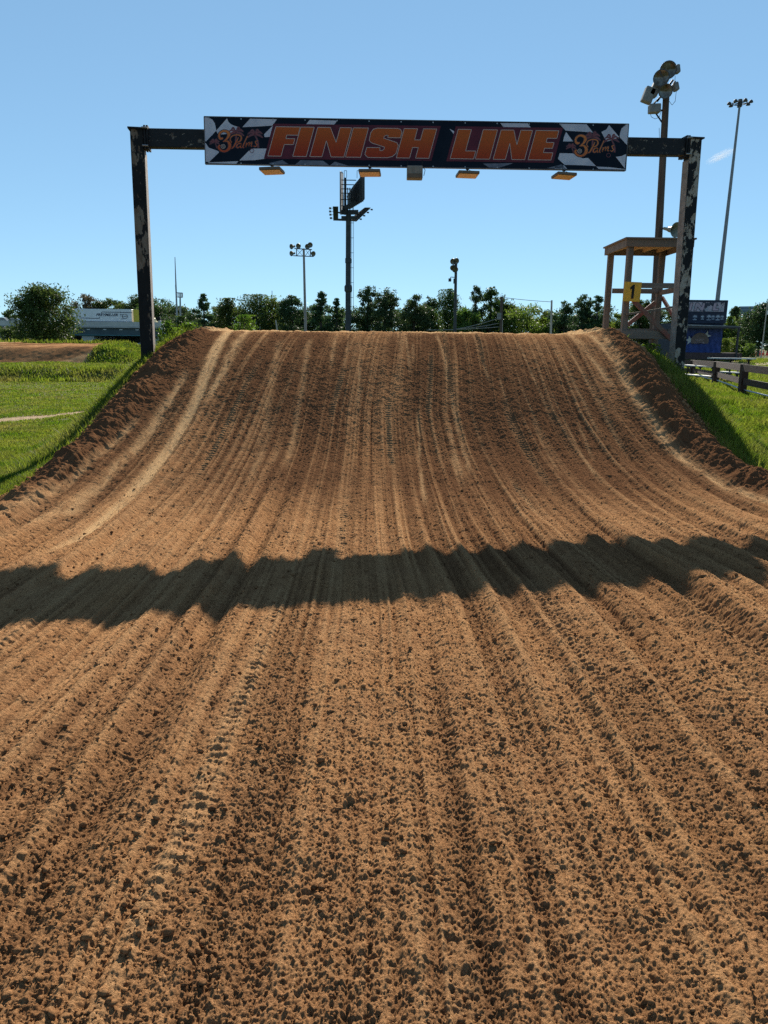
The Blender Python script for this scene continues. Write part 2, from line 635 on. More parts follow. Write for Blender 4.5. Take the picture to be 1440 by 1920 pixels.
def ground_material():
    m, nt, b = nodes('field_grass')
    def at(n):
        a = N(nt, 'ShaderNodeAttribute'); a.attribute_name = n
        return a.outputs['Fac']
    vec = coords(nt, 'Object')
    n1 = ramp(nt, noise(nt, vec, 1.1, 6, .65), .3, .7)
    n2 = ramp(nt, noise(nt, vec, .09, 4, .6), .4, .6)
    col = mixc(nt, n1, (.055, .078, .016), (.10, .115, .028))
    col = mixc(nt, n2, col, (.115, .11, .04))
    hs = nt.nodes.new('ShaderNodeHueSaturation')
    nt.links.new(col, hs.inputs['Color'])
    nt.links.new(ramp(nt, noise(nt, vec, 14, 4, .8), .3, .7, .6, 1.35), hs.inputs['Value'])
    dirt = mixc(nt, ramp(nt, noise(nt, vec, 5, 6, .7), .35, .65), (.26, .16, .09), (.45, .33, .21))
    clay = mixc(nt, ramp(nt, noise(nt, vec, 9, 8, .8), .35, .65), (.12, .06, .032), (.34, .185, .085))
    dirt = mixc(nt, at('clay'), dirt, clay)
    col = mixc(nt, at('bare'), hs.outputs[0], dirt)
    nt.links.new(col, b.inputs['Base Color'])
    b.inputs['Roughness'].default_value = .95
    b.inputs['Specular IOR Level'].default_value = .1
    bp = N(nt, 'ShaderNodeBump', Strength=1, Distance=.05)
    nt.links.new(noise(nt, vec, 11, 5, .8), bp.inputs['Height'])
    nt.links.new(bp.outputs[0], b.inputs['Normal'])
    return m


M_FIELD = ground_material()


def path_dist(x, y):
    # pale service path crossing the left field
    yc = np.interp(x, [-40, -14, -9.5, -8.0, -7.0, -6.2], [13.6, 14.6, 15.9, 17.4, 19.6, 22])
    return np.abs(y - yc) * .8


def bare_mask(x, y):
    p = (1 - sstep((path_dist(x, y) - .35 - .5 * vn(x * 1.2, y * 1.2, 3)) / .5)) * (x < -5.8) * .85
    # right: pale yard far off
    yard = sstep((y - 50) / 3) * (1 - sstep((y - 57) / 3)) * (x > 12) * (.45 + .5 * vn(x * .5, y * .5, 2))
    xl, xr = XL(y), XR(y)
    tr = (x > xl - .3) & (x < xr + .6) & (y < 24)
    return np.clip(np.maximum(np.maximum(p, yard), tr * 1.0), 0, 1)


def ground():
    xs = np.concatenate([np.arange(-75, -20, .8), np.arange(-20, 22, .16), np.arange(22, 76, .8)])
    ys = np.concatenate([np.arange(-14, -3, .4), np.arange(-3, 30, .16), np.arange(30, 70.1, .4)])
    X, Y = np.meshgrid(xs, ys)
    x, y = X.ravel(), Y.ravel()
    z = base_h(x, y)
    hw = np.minimum(3.3 + .45 * np.maximum(y - 1.15, 0), 5.6)
    cx = .12 + .25 * sstep((y - 2) / 6)
    under = sstep((hw - .12 - np.abs(x - cx)) / .35) * sstep((y + 1.25) / .4) * sstep((23.8 - y) / .6)
    z = z - .13 * under - .02
    z = np.where((y <= 1.3), np.minimum(z, z), z)
    nr, nx = X.shape
    i = np.arange(nr * nx).reshape(nr, nx)
    q = np.stack([i[:-1, :-1], i[:-1, 1:], i[1:, 1:], i[1:, :-1]], -1).reshape(-1, 4)
    me = np_mesh('ground', np.stack([x, y, z], 1), q, M_FIELD, True, {'bare': bare_mask(x, y), 'clay': ((x > XL(y) - .5) & (x < XR(y) + .8) & (y < 24)) * 1.0})
    o = add_mesh('ground', me)
    tag(o, kind='structure')
    # land reaching to the horizon, butting the edge of the near sheet
    b = MB()
    zf, zn = .70, -.04
    b.add([(-75, 70, zf), (75, 70, zf), (75, 3000, zf), (-75, 3000, zf)], [(0, 1, 2, 3)])
    b.add([(-3000, 70, zf), (-75, 70, zf), (-75, 3000, zf), (-3000, 3000, zf)], [(0, 1, 2, 3)])
    b.add([(75, 70, zf), (3000, 70, zf), (3000, 3000, zf), (75, 3000, zf)], [(0, 1, 2, 3)])
    b.add([(-3000, -500, zn), (-75, -500, zn), (-75, 46, zn), (-75, 70, zf), (-3000, 70, zf), (-3000, 46, zn)], [(0, 1, 2, 5), (5, 2, 3, 4)])
    b.add([(75, -500, zn), (3000, -500, zn), (3000, 46, zn), (3000, 70, zf), (75, 70, zf), (75, 46, zn)], [(0, 1, 2, 5), (5, 2, 3, 4)])
    b.add([(-75, -500, zn), (75, -500, zn), (75, -14, zn), (-75, -14, zn)], [(0, 1, 2, 3)])
    o = b.build('far_ground', M_FIELD)
    tag(o, kind='structure')


dirt_track()
ground()


def crumbs():
    g = np.random.default_rng(21)
    n = 32000
    u = g.random(n)
    y = (1.3 ** -.7 + u * (9.0 ** -.7 - 1.3 ** -.7)) ** (1 / -.7)
    x = .1 + (g.random(n) * 2 - 1) * np.minimum(.56 * y + .7, 4)
    k = vn(x * 1.4, y * .5, 6) + .6 * vn(x * 5, y * 3, 2) + .25 * g.normal(size=n) > .02
    x, y = x[k], y[k]
    ye = g.uniform(6, 14, 5200); sd_ = g.random(5200) < .5
    xe = np.where(sd_, XL(ye) - .3 - g.random(5200) ** 2 * .8, XR(ye) + .3 + g.random(5200) ** 2 * .9)
    ne = len(x)
    x, y = np.concatenate([x, xe]), np.concatenate([y, ye])
    n = len(x)
    z = soil(x, y)[0]
    r = .0018 + .0024 * g.random(n) + .012 * g.random(n) ** 14 + .0003 * y
    r[ne:] = .010 + .022 * g.random(n - ne) ** 2
    p = (1 + 5 ** .5) / 2
    ico = np.array([(-1, p, 0), (1, p, 0), (-1, -p, 0), (1, -p, 0), (0, -1, p), (0, 1, p), (0, -1, -p), (0, 1, -p), (p, 0, -1), (p, 0, 1), (-p, 0, -1), (-p, 0, 1)]) / 1.9
    fc = np.array([(0, 11, 5), (0, 5, 1), (0, 1, 7), (0, 7, 10), (0, 10, 11), (1, 5, 9), (5, 11, 4), (11, 10, 2), (10, 7, 6), (7, 1, 8), (3, 9, 4), (3, 4, 2), (3, 2, 6), (3, 6, 8), (3, 8, 9), (4, 9, 5), (2, 4, 11), (6, 2, 10), (8, 6, 7), (9, 8, 1)])
    v = ico[None] * (1 + .42 * g.normal(size=(n, 12, 1)).clip(-1.6, 1.6) * .7)
    v = v * (np.array([1, 1, .75]) * (.75 + .5 * g.random((n, 1, 3))))
    a = g.random(n) * 6.283
    ca, sa = np.cos(a)[:, None], np.sin(a)[:, None]
    vx, vy = v[..., 0] * ca - v[..., 1] * sa, v[..., 0] * sa + v[..., 1] * ca
    V3 = np.stack([x[:, None] + vx * r[:, None], y[:, None] + vy * r[:, None], z[:, None] + (v[..., 2] + .35) * r[:, None]], -1).reshape(-1, 3)
    F3 = (np.arange(n)[:, None, None] * 12 + fc[None]).reshape(-1, 3)
    m_ = np.repeat(g.random(n) ** 2 * .8, 12)
    o = add_mesh('dirt_crumbs', np_mesh('dirt_crumbs', V3, F3, M_DIRT, False, {'tone': m_ * 0, 'moist': m_, 'grassy': m_ * 0}))
    tag(o, 'loose crumbs of clay lying on the worked dirt', 'dirt', kind='stuff')
crumbs()


# ------------------------------------------------------------------ painted metal and timber
def peeling(name, coat, under, rust, amount, scale=9, stretch=(1, 1, .45)):
    m, nt, b = nodes(name)
    vec = coords(nt, 'Object', stretch)
    n = noise(nt, vec, scale, 7, .68)
    n2 = noise(nt, vec, scale * .35, 3, .5)
    mix_ = N(nt, 'ShaderNodeMath', operation='MULTIPLY_ADD')
    nt.links.new(n2, mix_.inputs[0]); mix_.inputs[1].default_value = .6
    nt.links.new(n, mix_.inputs[2])
    f = ramp(nt, mix_.outputs[0], .80 - amount, .815 - amount)
    ucol = mixc(nt, ramp(nt, noise(nt, vec, scale * 2.5, 5), .42, .6), under, rust)
    ccol = mixc(nt, ramp(nt, noise(nt, vec, scale * 3, 4), .3, .7), coat, tuple(c * 1.6 + .002 for c in coat))
    col = mixc(nt, f, ccol, ucol)
    nt.links.new(col, b.inputs['Base Color'])
    nt.links.new(ramp(nt, f, 0, 1, .62, .85), b.inputs['Roughness'])
    bp = N(nt, 'ShaderNodeBump', Strength=.5, Distance=.004)
    bp.invert = True
    nt.links.new(f, bp.inputs['Height'])
    nt.links.new(bp.outputs[0], b.inputs['Normal'])
    b.inputs['Specular IOR Level'].default_value = .12
    return m


M_BLACK = pmat('black_paint', (.008, .009, .010), (.018, .018, .02), 8, rough=.6, bump=.2, spec=.12)
M_BEAM = peeling('scuffed_black_paint', (.012, .014, .016), (.16, .15, .13), (.08, .06, .045), -.11, 11, (1, 1, 1.6))
M_POSTL = peeling('worn_black_post', (.008, .008, .008), (.16, .13, .10), (.12, .085, .06), -.02, 6)
M_POSTR = peeling('peeling_black_post', (.008, .009, .010), (.30, .28, .24), (.24, .2, .15), -.02, 8, (1, 1, .7))
M_POSTS = pmat('bare_post_side', (.17, .14, .115), (.25, .215, .18), 9, bump=.4)
M_STEEL = pmat('galvanised_steel', (.22, .23, .24), (.3, .31, .32), 20, rough=.45, metal=.6)
M_DARKSTEEL = pmat('dark_steel', (.03, .034, .038), (.05, .052, .055), 6, rough=.6)
M_WIRE = pmat('black_cable', (.02, .02, .022), rough=.6)
M_TIMBER = pmat('weathered_timber', (.115, .092, .076), (.19, .155, .125), 10, .35, .65, .85, .6, 60, stretch=(1, 1, .12), c3=(.10, .068, .05))
M_TIMBERH = pmat('weathered_board', (.115, .092, .076), (.19, .155, .125), 10, .35, .65, .85, .6, 60, stretch=(.12, 1, 1), c3=(.13, .088, .062))
M_REDWOOD = pmat('red_stained_timber', (.20, .055, .04), (.15, .10, .075), 12, .4, .6, .8, .4, 50, stretch=(.3, 1, .3))
M_PLY = pmat('plywood_underside', (.42, .30, .17), (.36, .25, .14), 4, rough=.8)
M_BROWNWOOD = pmat('brown_fence_wood', (.034, .015, .010), (.055, .027, .018), 9, .35, .65, .8, .5, 50)
M_POLEWOOD = pmat('creosoted_pole_wood', (.05, .036, .028), (.085, .062, .048), 12, bump=.5, stretch=(1, 1, .08))


def ground_z(x, y):
    return float(base_h(np.array([x]), np.array([y]))[0])


# ------------------------------------------------------------------ the gantry
YL, YR = 12.75, 14.05          # distance of its two ends
def gant_pt(px, py, dy=0.0):
    """point of the gantry's upright plane (the plane through both posts) on a sight line, dy in front of it"""
    d = ray(px, py)
    k = (YR - YL) / 10.1
    # y = YL + k*(x+4.16) - dy
    t = (YL + k * 4.16 - dy - CAM.y) / (d.y - k * d.x)
    return CAM + d * t


gx = Vector((1, (YR - YL) / 10.1, 0)).normalized()
gn = Vector((gx.y, -gx.x, 0))                  # towards the viewer
pl_top, pl_bot = gant_pt(258, 244), gant_pt(279, 688)
pr_top, pr_bot = gant_pt(1300, 262), gant_pt(1268, 690)
g = thing('finish_gantry', 'black steel goalpost frame with peeling paint straddling the dirt jump', 'gantry', (pl_bot.x, pl_bot.y, ground_z(pl_bot.x, pl_bot.y) - .3))
PW = .20
def post(top, bot, mt):
    b = MB()
    d = (bot - top).normalized()
    low = bot + d * 1.1
    b.beam(low, top, PW, .22, up=(-gn.x, -gn.y, 0))
    p = b.build('post', mt, g, bevel=.008)
    return p
pL = post(pl_top, pl_bot, M_POSTL)
pR = post(pr_top, pr_bot, M_POSTR)
# bare inner faces of the posts: thin cover plates standing proud
for top, bot, sgn, par in ((pl_top, pl_bot, 1, pL), (pr_top, pr_bot, -1, pR)):
    b = MB()
    o1 = gx * (sgn * (PW / 2 + .004))
    b.beam(bot + o1 + (bot - top).normalized() * .3, top + o1 - Vector((0, 0, .34)), .006, .2, up=(-gn.x, -gn.y, 0))
    b.build('side_plate', M_POSTS, par)
    b = MB()
    b.beam(top - Vector((0, 0, .01)), top + Vector((0, 0, .014)), PW + .06, .28, up=(-gn.x, -gn.y, 0))
    b.build('cap_plate', M_BLACK, par)
zbL, zbR = gant_pt(262, 260).z, gant_pt(1290, 277).z
bl = Vector((pl_top.x + .09, 0, zbL)); bl.y = pl_top.y
br = Vector((pr_top.x - .09, 0, zbR)); br.y = pr_top.y
b = MB(); b.beam(bl, br, .27, .16, up=(-gn.x, -gn.y, 0))
b.build('crossbeam', M_BEAM, g, bevel=.006)
for e, s_ in ((bl, 1), (br, -1)):
    b = MB()
    for k, wd in ((.02, .34), (.06, .34)):
        c = e + gx * s_ * k
        b.beam(c, c + gx * s_ * .028, .34, .24, up=(-gn.x, -gn.y, 0))
    fl = b.build('flange', M_BLACK, g)
    for dz in (-.13, .13):
        c = e + gx * s_ * .04 + Vector((0, 0, dz)) + gn * .14
        b = MB(); b.cyl(c - gx * .045, c + gx * .045, .014, n=8); b.build('bolt', M_STEEL, fl)

# ------------------------------------------------------------------ the banner
BOARD_D = .16                                   # how far its face stands in front of the gantry plane
def bp(px, py, lift=0.0):
    return gant_pt(px, py, BOARD_D + lift)


c_tl, c_tr, c_br, c_bl = bp(382.5, 218.5), bp(1179, 232.5), bp(1173, 320), bp(385, 307)
bx = (c_bl.x + c_tl.x) / 2
sg = thing('finish_line_banner', 'long checkered sign board reading FINISH LINE in orange letters, bolted across the gantry', 'banner', (bx, c_bl.y, c_bl.z))
M_SIGNBLK = pmat('banner_black', (.004, .009, .018), (.006, .012, .022), 3, rough=.6, spec=.08)
M_SIGNWHT = pmat('banner_white', (.36, .38, .45), (.44, .46, .52), 4, rough=.5, spec=.15)
M_SIGNGRY = pmat('banner_faded_grey', (.07, .085, .12), (.12, .14, .18), 5, rough=.4)
M_SIGNRIM = pmat('banner_frame', (.05, .052, .055), (.09, .09, .09), 12, rough=.5)
M_MAROON = pmat('banner_maroon', (.075, .018, .03), (.10, .022, .035), 6, rough=.5, spec=.1)
M_LINE = pmat('banner_letter_line', (.40, .33, .30), rough=.5, spec=.1)
def gradient_mat(name, lo, hi, z0, z1):
    m, nt, b_ = nodes(name)
    geo = nt.nodes.new('ShaderNodeTexCoord')
    sp = nt.nodes.new('ShaderNodeSeparateXYZ')
    nt.links.new(geo.outputs['Object'], sp.inputs[0])
    col = mixc(nt, ramp(nt, sp.outputs['Z'], z0, z1), lo, hi)
    nt.links.new(col, b_.inputs['Base Color'])
    b_.inputs['Roughness'].default_value = .6
    b_.inputs['Specular IOR Level'].default_value = .05
    return m
h_board = c_tl.z - c_bl.z
M_FLAME = gradient_mat('letter_print_orange_to_red', (.24, .020, .018), (.36, .088, .026), h_board * .12, h_board * .85)
M_LOGO = gradient_mat('logo_print_gold_to_red', (.36, .06, .03), (.46, .16, .055), h_board * .25, h_board * .70)
b = MB(); b.prism([c_tl, c_tr, c_br, c_bl], -gn * .045)
board = b.build('board', M_SIGNBLK, sg)
# rim folded round the board
b = MB()
for p, q in ((c_tl, c_tr), (c_bl, c_br), (c_tl, c_bl), (c_tr, c_br)):
    b.beam(p - gn * .022, q - gn * .022, .012, .056, up=(-gn.x, -gn.y, 0))
b.build('rim', M_SIGNRIM, sg)
def poly_on(pts, conv, lift, name, mt, th=.0015, parent=sg):
    b = MB()
    for poly in pts:
        q = [bp(*conv(*p), lift) for p in poly]
        b.prism(q, gn * th)
    o = b.build(name, mt, parent)
    # concave faces
    bm = bmesh.new(); bm.from_mesh(o.data)
    bmesh.ops.triangulate(bm, faces=[f for f in bm.faces if len(f.verts) > 4])
    bm.to_mesh(o.data); bm.free()
    return o
z1 = lambda X, Y: (370 + X / 3.512, 200 + Y / 3.512)
z2 = lambda X, Y: (780 + X / 3.512, 200 + Y / 3.512)
z7 = lambda X, Y: (380 + X / 10.286, 210 + Y / 10.286)
z8 = lambda X, Y: (1040 + X / 9.6, 225 + Y / 9.6)
whites = []
def W(conv, *poly): whites.append([conv(*p) for p in poly])
W(z7, (32, 100), (120, 108), (190, 150), (235, 220), (262, 360), (150, 480), (60, 570), (36, 540))
W(z7, (468, 125), (500, 195), (550, 240), (620, 270), (700, 290), (640, 345), (500, 420), (300, 440), (262, 360))
W(z7, (915, 128), (1430, 142), (1345, 262), (1100, 278), (765, 293))
W(z7, (1345, 268), (1400, 285), (1300, 480), (1195, 485), (1185, 430))
W(z7, (38, 600), (60, 600), (120, 690), (280, 745), (320, 775), (125, 965), (60, 960))
W(z7, (880, 760), (960, 705), (1240, 705), (1215, 900), (1000, 930), (705, 935))
W(z7, (690, 948), (650, 1000), (125, 985), (130, 970), (400, 962))
W(z1, (740, 87), (922, 92), (895, 125), (712, 122))
W(z2, (555, 108), (735, 110), (762, 145), (580, 140))
W(z2, (220, 145), (262, 168), (275, 190), (256, 190))
W(z8, (80, 66), (575, 77), (690, 225), (560, 215), (200, 192), (140, 130))
W(z8, (980, 92), (1160, 305), (1110, 330), (950, 385), (900, 330), (840, 215), (930, 170))
W(z8, (1328, 78), (1290, 78), (1205, 150), (1175, 240), (1170, 310), (1300, 450), (1318, 350))
W(z8, (205, 215), (330, 385), (150, 385), (170, 300))
W(z8, (90, 597), (330, 602), (500, 690), (600, 682), (745, 830), (500, 815), (180, 808), (60, 700))
W(z8, (0, 830), (170, 817), (225, 880), (0, 880))
W(z8, (1100, 662), (1200, 650), (1286, 612), (1262, 872))
W(z8, (745, 838), (1000, 850), (1262, 884), (1255, 893), (790, 882))
for wp_ in whites: poly_on([wp_], lambda x, y: (x, y), .0005, 'checker_patch', M_SIGNWHT)
greys = [[z1(640, 385), z1(680, 352), (606, 301.5), z1(868, 386)], [z1(872, 388), z1(905, 362), z1(1020, 397)],
         [z2(440, 375), z2(640, 372), z2(540, 405), z2(480, 400)], [z1(470, 372), z1(560, 352), z1(600, 378), z1(500, 384)],
         [z2(860, 405), z2(960, 380), z2(990, 410)]]
for gp_ in greys: poly_on([gp_], lambda x, y: (x, y), .0005, 'faded_patch', M_SIGNGRY)
# word backings
def yb(x): return 292.5 + (x - 502) * (300.2 - 292.5) / (1033 - 502)
def SK(x, v):                                    # v: 0 at the foot, 1 at the head of a letter
    return (x + 15.0 * v, yb(x) - 55.0 * v)
def back(x0, x1):
    return [SK(x0 - 6, -.09), SK(x1 + 5, -.09), SK(x1 + 5, 1.10), SK(x0 - 6, 1.10)]
for bk_ in (back(502, 805), back(844, 1034)): poly_on([bk_], lambda x, y: (x, y), .002, 'word_backing', M_MAROON)
def rect(x0, x1, v0, v1): return [(x0, v0), (x1, v0), (x1, v1), (x0, v1)]
def glyph(ch, x, w_):
    s_ = 25.0
    if ch == 'I': return [(x, 0), (x + w_, 0), (x + w_, 1), (x, 1)]
    if ch == 'F': return [(x, 0), (x + s_, 0), (x + s_, .40), (x + w_ - 4, .40), (x + w_ - 4, .60), (x + s_, .60), (x + s_, .72), (x + w_, .72), (x + w_, 1), (x, 1)]
    if ch == 'L': return [(x, 0), (x + w_, 0), (x + w_, .27), (x + s_, .27), (x + s_, 1), (x, 1)]
    if ch == 'E': return [(x, 0), (x + w_, 0), (x + w_, .25), (x + s_, .25), (x + s_, .40), (x + w_ - 3, .40), (x + w_ - 3, .60), (x + s_, .60), (x + s_, .74), (x + w_, .74), (x + w_, 1), (x, 1)]
    if ch == 'H':
        r_ = x + w_
        return [(x, 0), (x + s_, 0), (x + s_, .36), (r_ - s_, .36), (r_ - s_, 0), (r_, 0), (r_, 1), (r_ - s_, 1), (r_ - s_, .62), (x + s_, .62), (x + s_, 1), (x, 1)]
    if ch == 'N':
        r_ = x + w_
        return [(x, 0), (x + s_ - 2, 0), (x + s_ - 2, .55), (r_ - s_ + 1, 0), (r_, 0), (r_, 1), (r_ - s_ + 3, 1), (r_ - s_ + 3, .5), (x + s_ - 1, 1), (x, 1)]
    if ch == 'S':
        r_ = x + w_
        return [(x + 6, 0), (r_ - 14, 0), (r_ - 5, .05), (r_, .16), (r_, .42), (r_ - 4, .52), (x + s_ + 1, .66), (x + s_ + 1, .72), (x + s_ + 4, .76),
                (r_ - s_ + 1, .76), (r_ - s_ + 1, .68), (r_, .68), (r_, .88), (r_ - 4, .97), (r_ - 10, 1), (x + 9, 1), (x + 2, .96), (x - 1, .84), (x, .58), (x + 5, .50),
                (r_ - s_, .36), (r_ - s_, .28), (r_ - s_ - 3, .24), (x + s_, .24), (x + s_ - 1, .34), (x - 1, .34), (x - 1, .10)]
LET = [('F', 502, 46), ('I', 548.8, 25.5), ('N', 580.7, 64), ('I', 647.6, 28.5), ('S', 683.5, 57), ('H', 743, 61),
       ('L', 844, 44), ('I', 891, 27), ('N', 924.6, 59), ('E', 990, 43)]
for ch, x, w_ in LET:
    gpts = [SK(a, v) for a, v in glyph(ch, x, w_)]
    lt = poly_on([gpts], lambda x, y: (x, y), .004, 'letter', M_FLAME)
    b = MB()
    q = [bp(px, py, .0065) for px, py in gpts]
    for i in range(len(q)):
        b.beam(q[i], q[(i + 1) % len(q)], .0095, .002, up=(-gn.x, -gn.y, 0))
    b.build('outline', M_LINE, lt)

# logos: ribbons of varying width drawn on the board
def catmull(pts, n=7):
    P_ = [pts[0]] + list(pts) + [pts[-1]]
    out = []
    for i in range(1, len(P_) - 2):
        a, b_, c, d = P_[i - 1], P_[i], P_[i + 1], P_[i + 2]
        for k in range(n):
            t = k / n
            out.append(tuple(.5 * (2 * b_[j] + (c[j] - a[j]) * t + (2 * a[j] - 5 * b_[j] + 4 * c[j] - d[j]) * t * t + (3 * b_[j] - a[j] - 3 * c[j] + d[j]) * t ** 3) for j in range(len(b_))))
    out.append(tuple(pts[-1]))
    return out
def ribbon(b, pts, conv, lift, grow=0):
    q = catmull(pts)
    L_, R_ = [], []
    for i, p in enumerate(q):
        a, c = q[max(i - 1, 0)], q[min(i + 1, len(q) - 1)]
        tx, ty = c[0] - a[0], c[1] - a[1]
        l = math.hypot(tx, ty) or 1
        h_ = p[2] / 2 + grow
        L_.append(bp(*conv(p[0] - ty / l * h_, p[1] + tx / l * h_), lift))
        R_.append(bp(*conv(p[0] + ty / l * h_, p[1] - tx / l * h_), lift))
    n = len(q)
    b.add(L_ + R_, [(i, i + 1, n + i + 1, n + i) for i in range(n - 1)])
three = [(395, 500, 20), (350, 515, 40), (318, 480, 36), (330, 410, 34), (400, 365, 34), (480, 385, 46), (505, 440, 52), (470, 510, 34), (395, 575, 12)]
three2 = [(420, 565, 12), (480, 565, 30), (520, 620, 52), (510, 700, 50), (440, 755, 34), (360, 745, 36), (310, 690, 36), (318, 650, 26), (350, 655, 8)]
palms = [[(690, 490, 10), (640, 590, 22), (590, 680, 22), (545, 700, 8)],
         [(560, 590, 14), (530, 540, 14), (560, 470, 16), (650, 440, 18), (730, 460, 22), (745, 520, 24), (700, 575, 18), (640, 575, 10)],
         [(745, 610, 12), (690, 610, 16), (655, 660, 18), (680, 690, 16), (730, 650, 12), (745, 605, 12), (730, 680, 14), (760, 680, 8)],
         [(865, 460, 14), (820, 560, 16), (775, 670, 16), (800, 690, 8)],
         [(850, 590, 12), (832, 680, 14), (850, 630, 10), (900, 585, 12), (890, 660, 14), (905, 620, 10), (950, 580, 12), (935, 655, 14), (960, 655, 8)],
         [(1065, 550, 10), (1020, 570, 16), (1030, 610, 16), (1050, 640, 16), (1010, 668, 14), (985, 650, 8)]]
fronds = []
for (cx, cy, sc) in ((640, 400, 1.0), (1010, 440, .95), (230, 590, .62)):
    for an in (-160, -125, -60, -25, 15, 165):
        a_ = R(an)
        dx, dy = math.cos(a_), math.sin(a_)
        L_ = 165 * sc
        fronds.append([(cx, cy, 10), (cx + dx * L_ * .5, cy + dy * L_ * .55 - 18 * sc, 40 * sc), (cx + dx * L_, cy + dy * L_ * .7 + 32 * sc, 8)])
trunks = [[(650, 410, 22), (640, 560, 26), (655, 690, 30)], [(1010, 450, 20), (1060, 560, 24), (1070, 690, 30)], [(240, 590, 12), (262, 650, 14), (275, 700, 16)]]
M_PALM = pmat('logo_palm_print', (.16, .04, .045), (.11, .03, .04), 9, rough=.4)
M_SHADE = pmat('logo_dark_backing', (.030, .014, .022), rough=.4)
for conv in (z7, lambda X, Y: (380 + X / 10.286 + 668.5, 210 + Y / 10.286 + 8.6)):
    b = MB()
    for q in [three, three2] + palms: ribbon(b, q, conv, .0022, 13)
    for q in fronds + trunks: ribbon(b, q, conv, .0016, 9)
    lg = b.build('logo', M_SHADE, sg)
    for k3 in range(3):
        b = MB()
        for q in fronds[k3 * 6:k3 * 6 + 6] + trunks[k3:k3 + 1]: ribbon(b, q, conv, .0030 + .0002 * k3)
        b.build('palm_tree_print', M_PALM, lg)
    b = MB()
    ring = [(950 + 38 * math.cos(t), 745 + 38 * math.sin(t), 10) for t in np.linspace(0, 6.3, 9)]
    ribbon(b, ring, conv, .0034)
    b.build('wheel_print', M_PALM, lg)
    b = MB()
    for q in [three, three2] + palms: ribbon(b, q, conv, .0040)
    for k, c_ in enumerate(((0, 0, 30), )):
        pass
    b.build('logo_lettering', M_LOGO, lg)
    b = MB()
    for rr in (40, 18):
        ribbon(b, [(395 + rr * math.cos(t), 665 + rr * math.sin(t), 9) for t in np.linspace(0, 6.3, 9)], conv, .0034)
    b.build('emblem_ring', M_LINE, lg)
# rivets
for px in range(392, 1175, 60):
    for top in (0, 1):
        b = MB()
        py = (222 + (px - 383) * .0176) if top else (305 + (px - 383) * .0170)
        c = bp(px, py, 0)
        b.cyl(c, c + gn * .006, .011, n=8)
        b.build('rivet', M_STEEL, sg)

# floodlights hung under the banner
M_AMBER = pmat('amber_lamp_glass', (.62, .30, .06), (.50, .25, .06), 9, rough=.3)
M_FIXT = pmat('brown_lamp_housing', (.10, .07, .045), (.14, .10, .06), 12, rough=.5)
fl_lab = ['amber floodlight hanging under the banner below the F', 'amber floodlight hanging under the banner between the I and S',
          'amber floodlight hanging under the banner below the L', 'amber floodlight hanging under the banner below the last E']
for k, (px, py, sk) in enumerate(((510, 320, .26), (693.5, 324, .08), (876.5, 327, -.16), (1057.5, 329.5, -.32))):
    top = bp(px, py - 8, -.03)
    c = gant_pt(px, py, BOARD_D + .18)
    t = thing('floodlight', fl_lab[k], 'floodlight', tuple(c), 'floodlights under the banner')
    rot = Matrix.Rotation(-sk * .8, 3, 'Z') @ Matrix.Rotation(R(-6), 3, 'X')
    b = MB(); b.box(c, (.345, .25, .045), rot)
    hs = b.build('housing', M_FIXT, t, bevel=.006)
    b = MB(); b.box(c + rot @ Vector((0, 0, -.026)), (.315, .22, .006), rot)
    b.build('lens', M_AMBER, t)
    b = MB(); b.box(c + rot @ Vector((0, .128, 0)), (.33, .006, .038), rot)
    b.build('glass_edge', M_AMBER, t)
    b = MB()
    b.cyl(top, c + Vector((0, 0, .03)), .012, n=8)
    b.box(top + Vector((0, 0, .02)), (.05, .05, .03))
    b.tube([top + Vector((.03, 0, 0)), top + Vector((.12, .02, -.025)), c + Vector((.14, 0, .03))], .004, 5)
    b.build('bracket', M_BLACK, t)
c = gant_pt(777.5, 324.5, BOARD_D + .1)
t = thing('speaker_box', 'small grey box hanging under the middle of the banner', 'speaker', tuple(c))
b = MB(); b.box(c, (.255, .2, .19)); b.build('cabinet', pmat('grey_box_paint', (.16, .145, .12), (.2, .18, .15), 9), t, bevel=.01)
b = MB(); b.box(c + Vector((0, -.104, -.055)), (.23, .006, .06)); b.build('grille', M_FIXT, t)
b = MB()
b.tube([c + Vector((.12, 0, .1)), c + Vector((.17, 0, .05)), c + Vector((.15, 0, -.04))], .005, 5)
b.build('cable', M_BLACK, t)
for sx_ in (-.12, .12):
    b = MB(); b.tube([c + Vector((sx_, 0, .08)), c + Vector((sx_, .02, .2))], .01, 5); b.build('hanger', M_BLACK, t)

# ------------------------------------------------------------------ flagger tower
TY0, TY1 = 15.5, 16.8
fl_t = P(1182, 462, TY0)
x0 = fl_t.x; x1 = x0 + 1.10
z_roof = P(1182, 449, TY0).z
z_floor = P(1182, 620, TY0).z
z_rail = P(1220, 536, TY0).z
gzz = ground_z(x0 + .5, 16.1)
t = thing('flagger_tower', 'open timber flagger stand with a flat roof beside the right gantry post', 'tower', (x0 + .55, 16.1, gzz))
PS = .115
for px_, py_ in ((x0, TY0), (x1, TY0), (x0, TY1), (x1, TY1)):
    b = MB(); b.box((px_, py_, (z_roof - .02 + gzz - .7) / 2), (PS, PS, z_roof - .02 - (gzz - .7)))
    b.build('leg', M_TIMBER, t, bevel=.006)
ov = .09
for y_ in (TY0 - ov, TY1 + ov):
    b = MB(); b.box(((x0 + x1) / 2, y_, z_roof - .075), (x1 - x0 + 2 * ov + .04, .04, .14)); b.build('roof_board', M_TIMBERH, t)
for x_ in (x0 - ov - .0, x1 + ov):
    b = MB(); b.box((x_, (TY0 + TY1) / 2, z_roof - .075), (.04, TY1 - TY0 + 2 * ov - .044, .14)); b.build('roof_board', M_TIMBER, t)
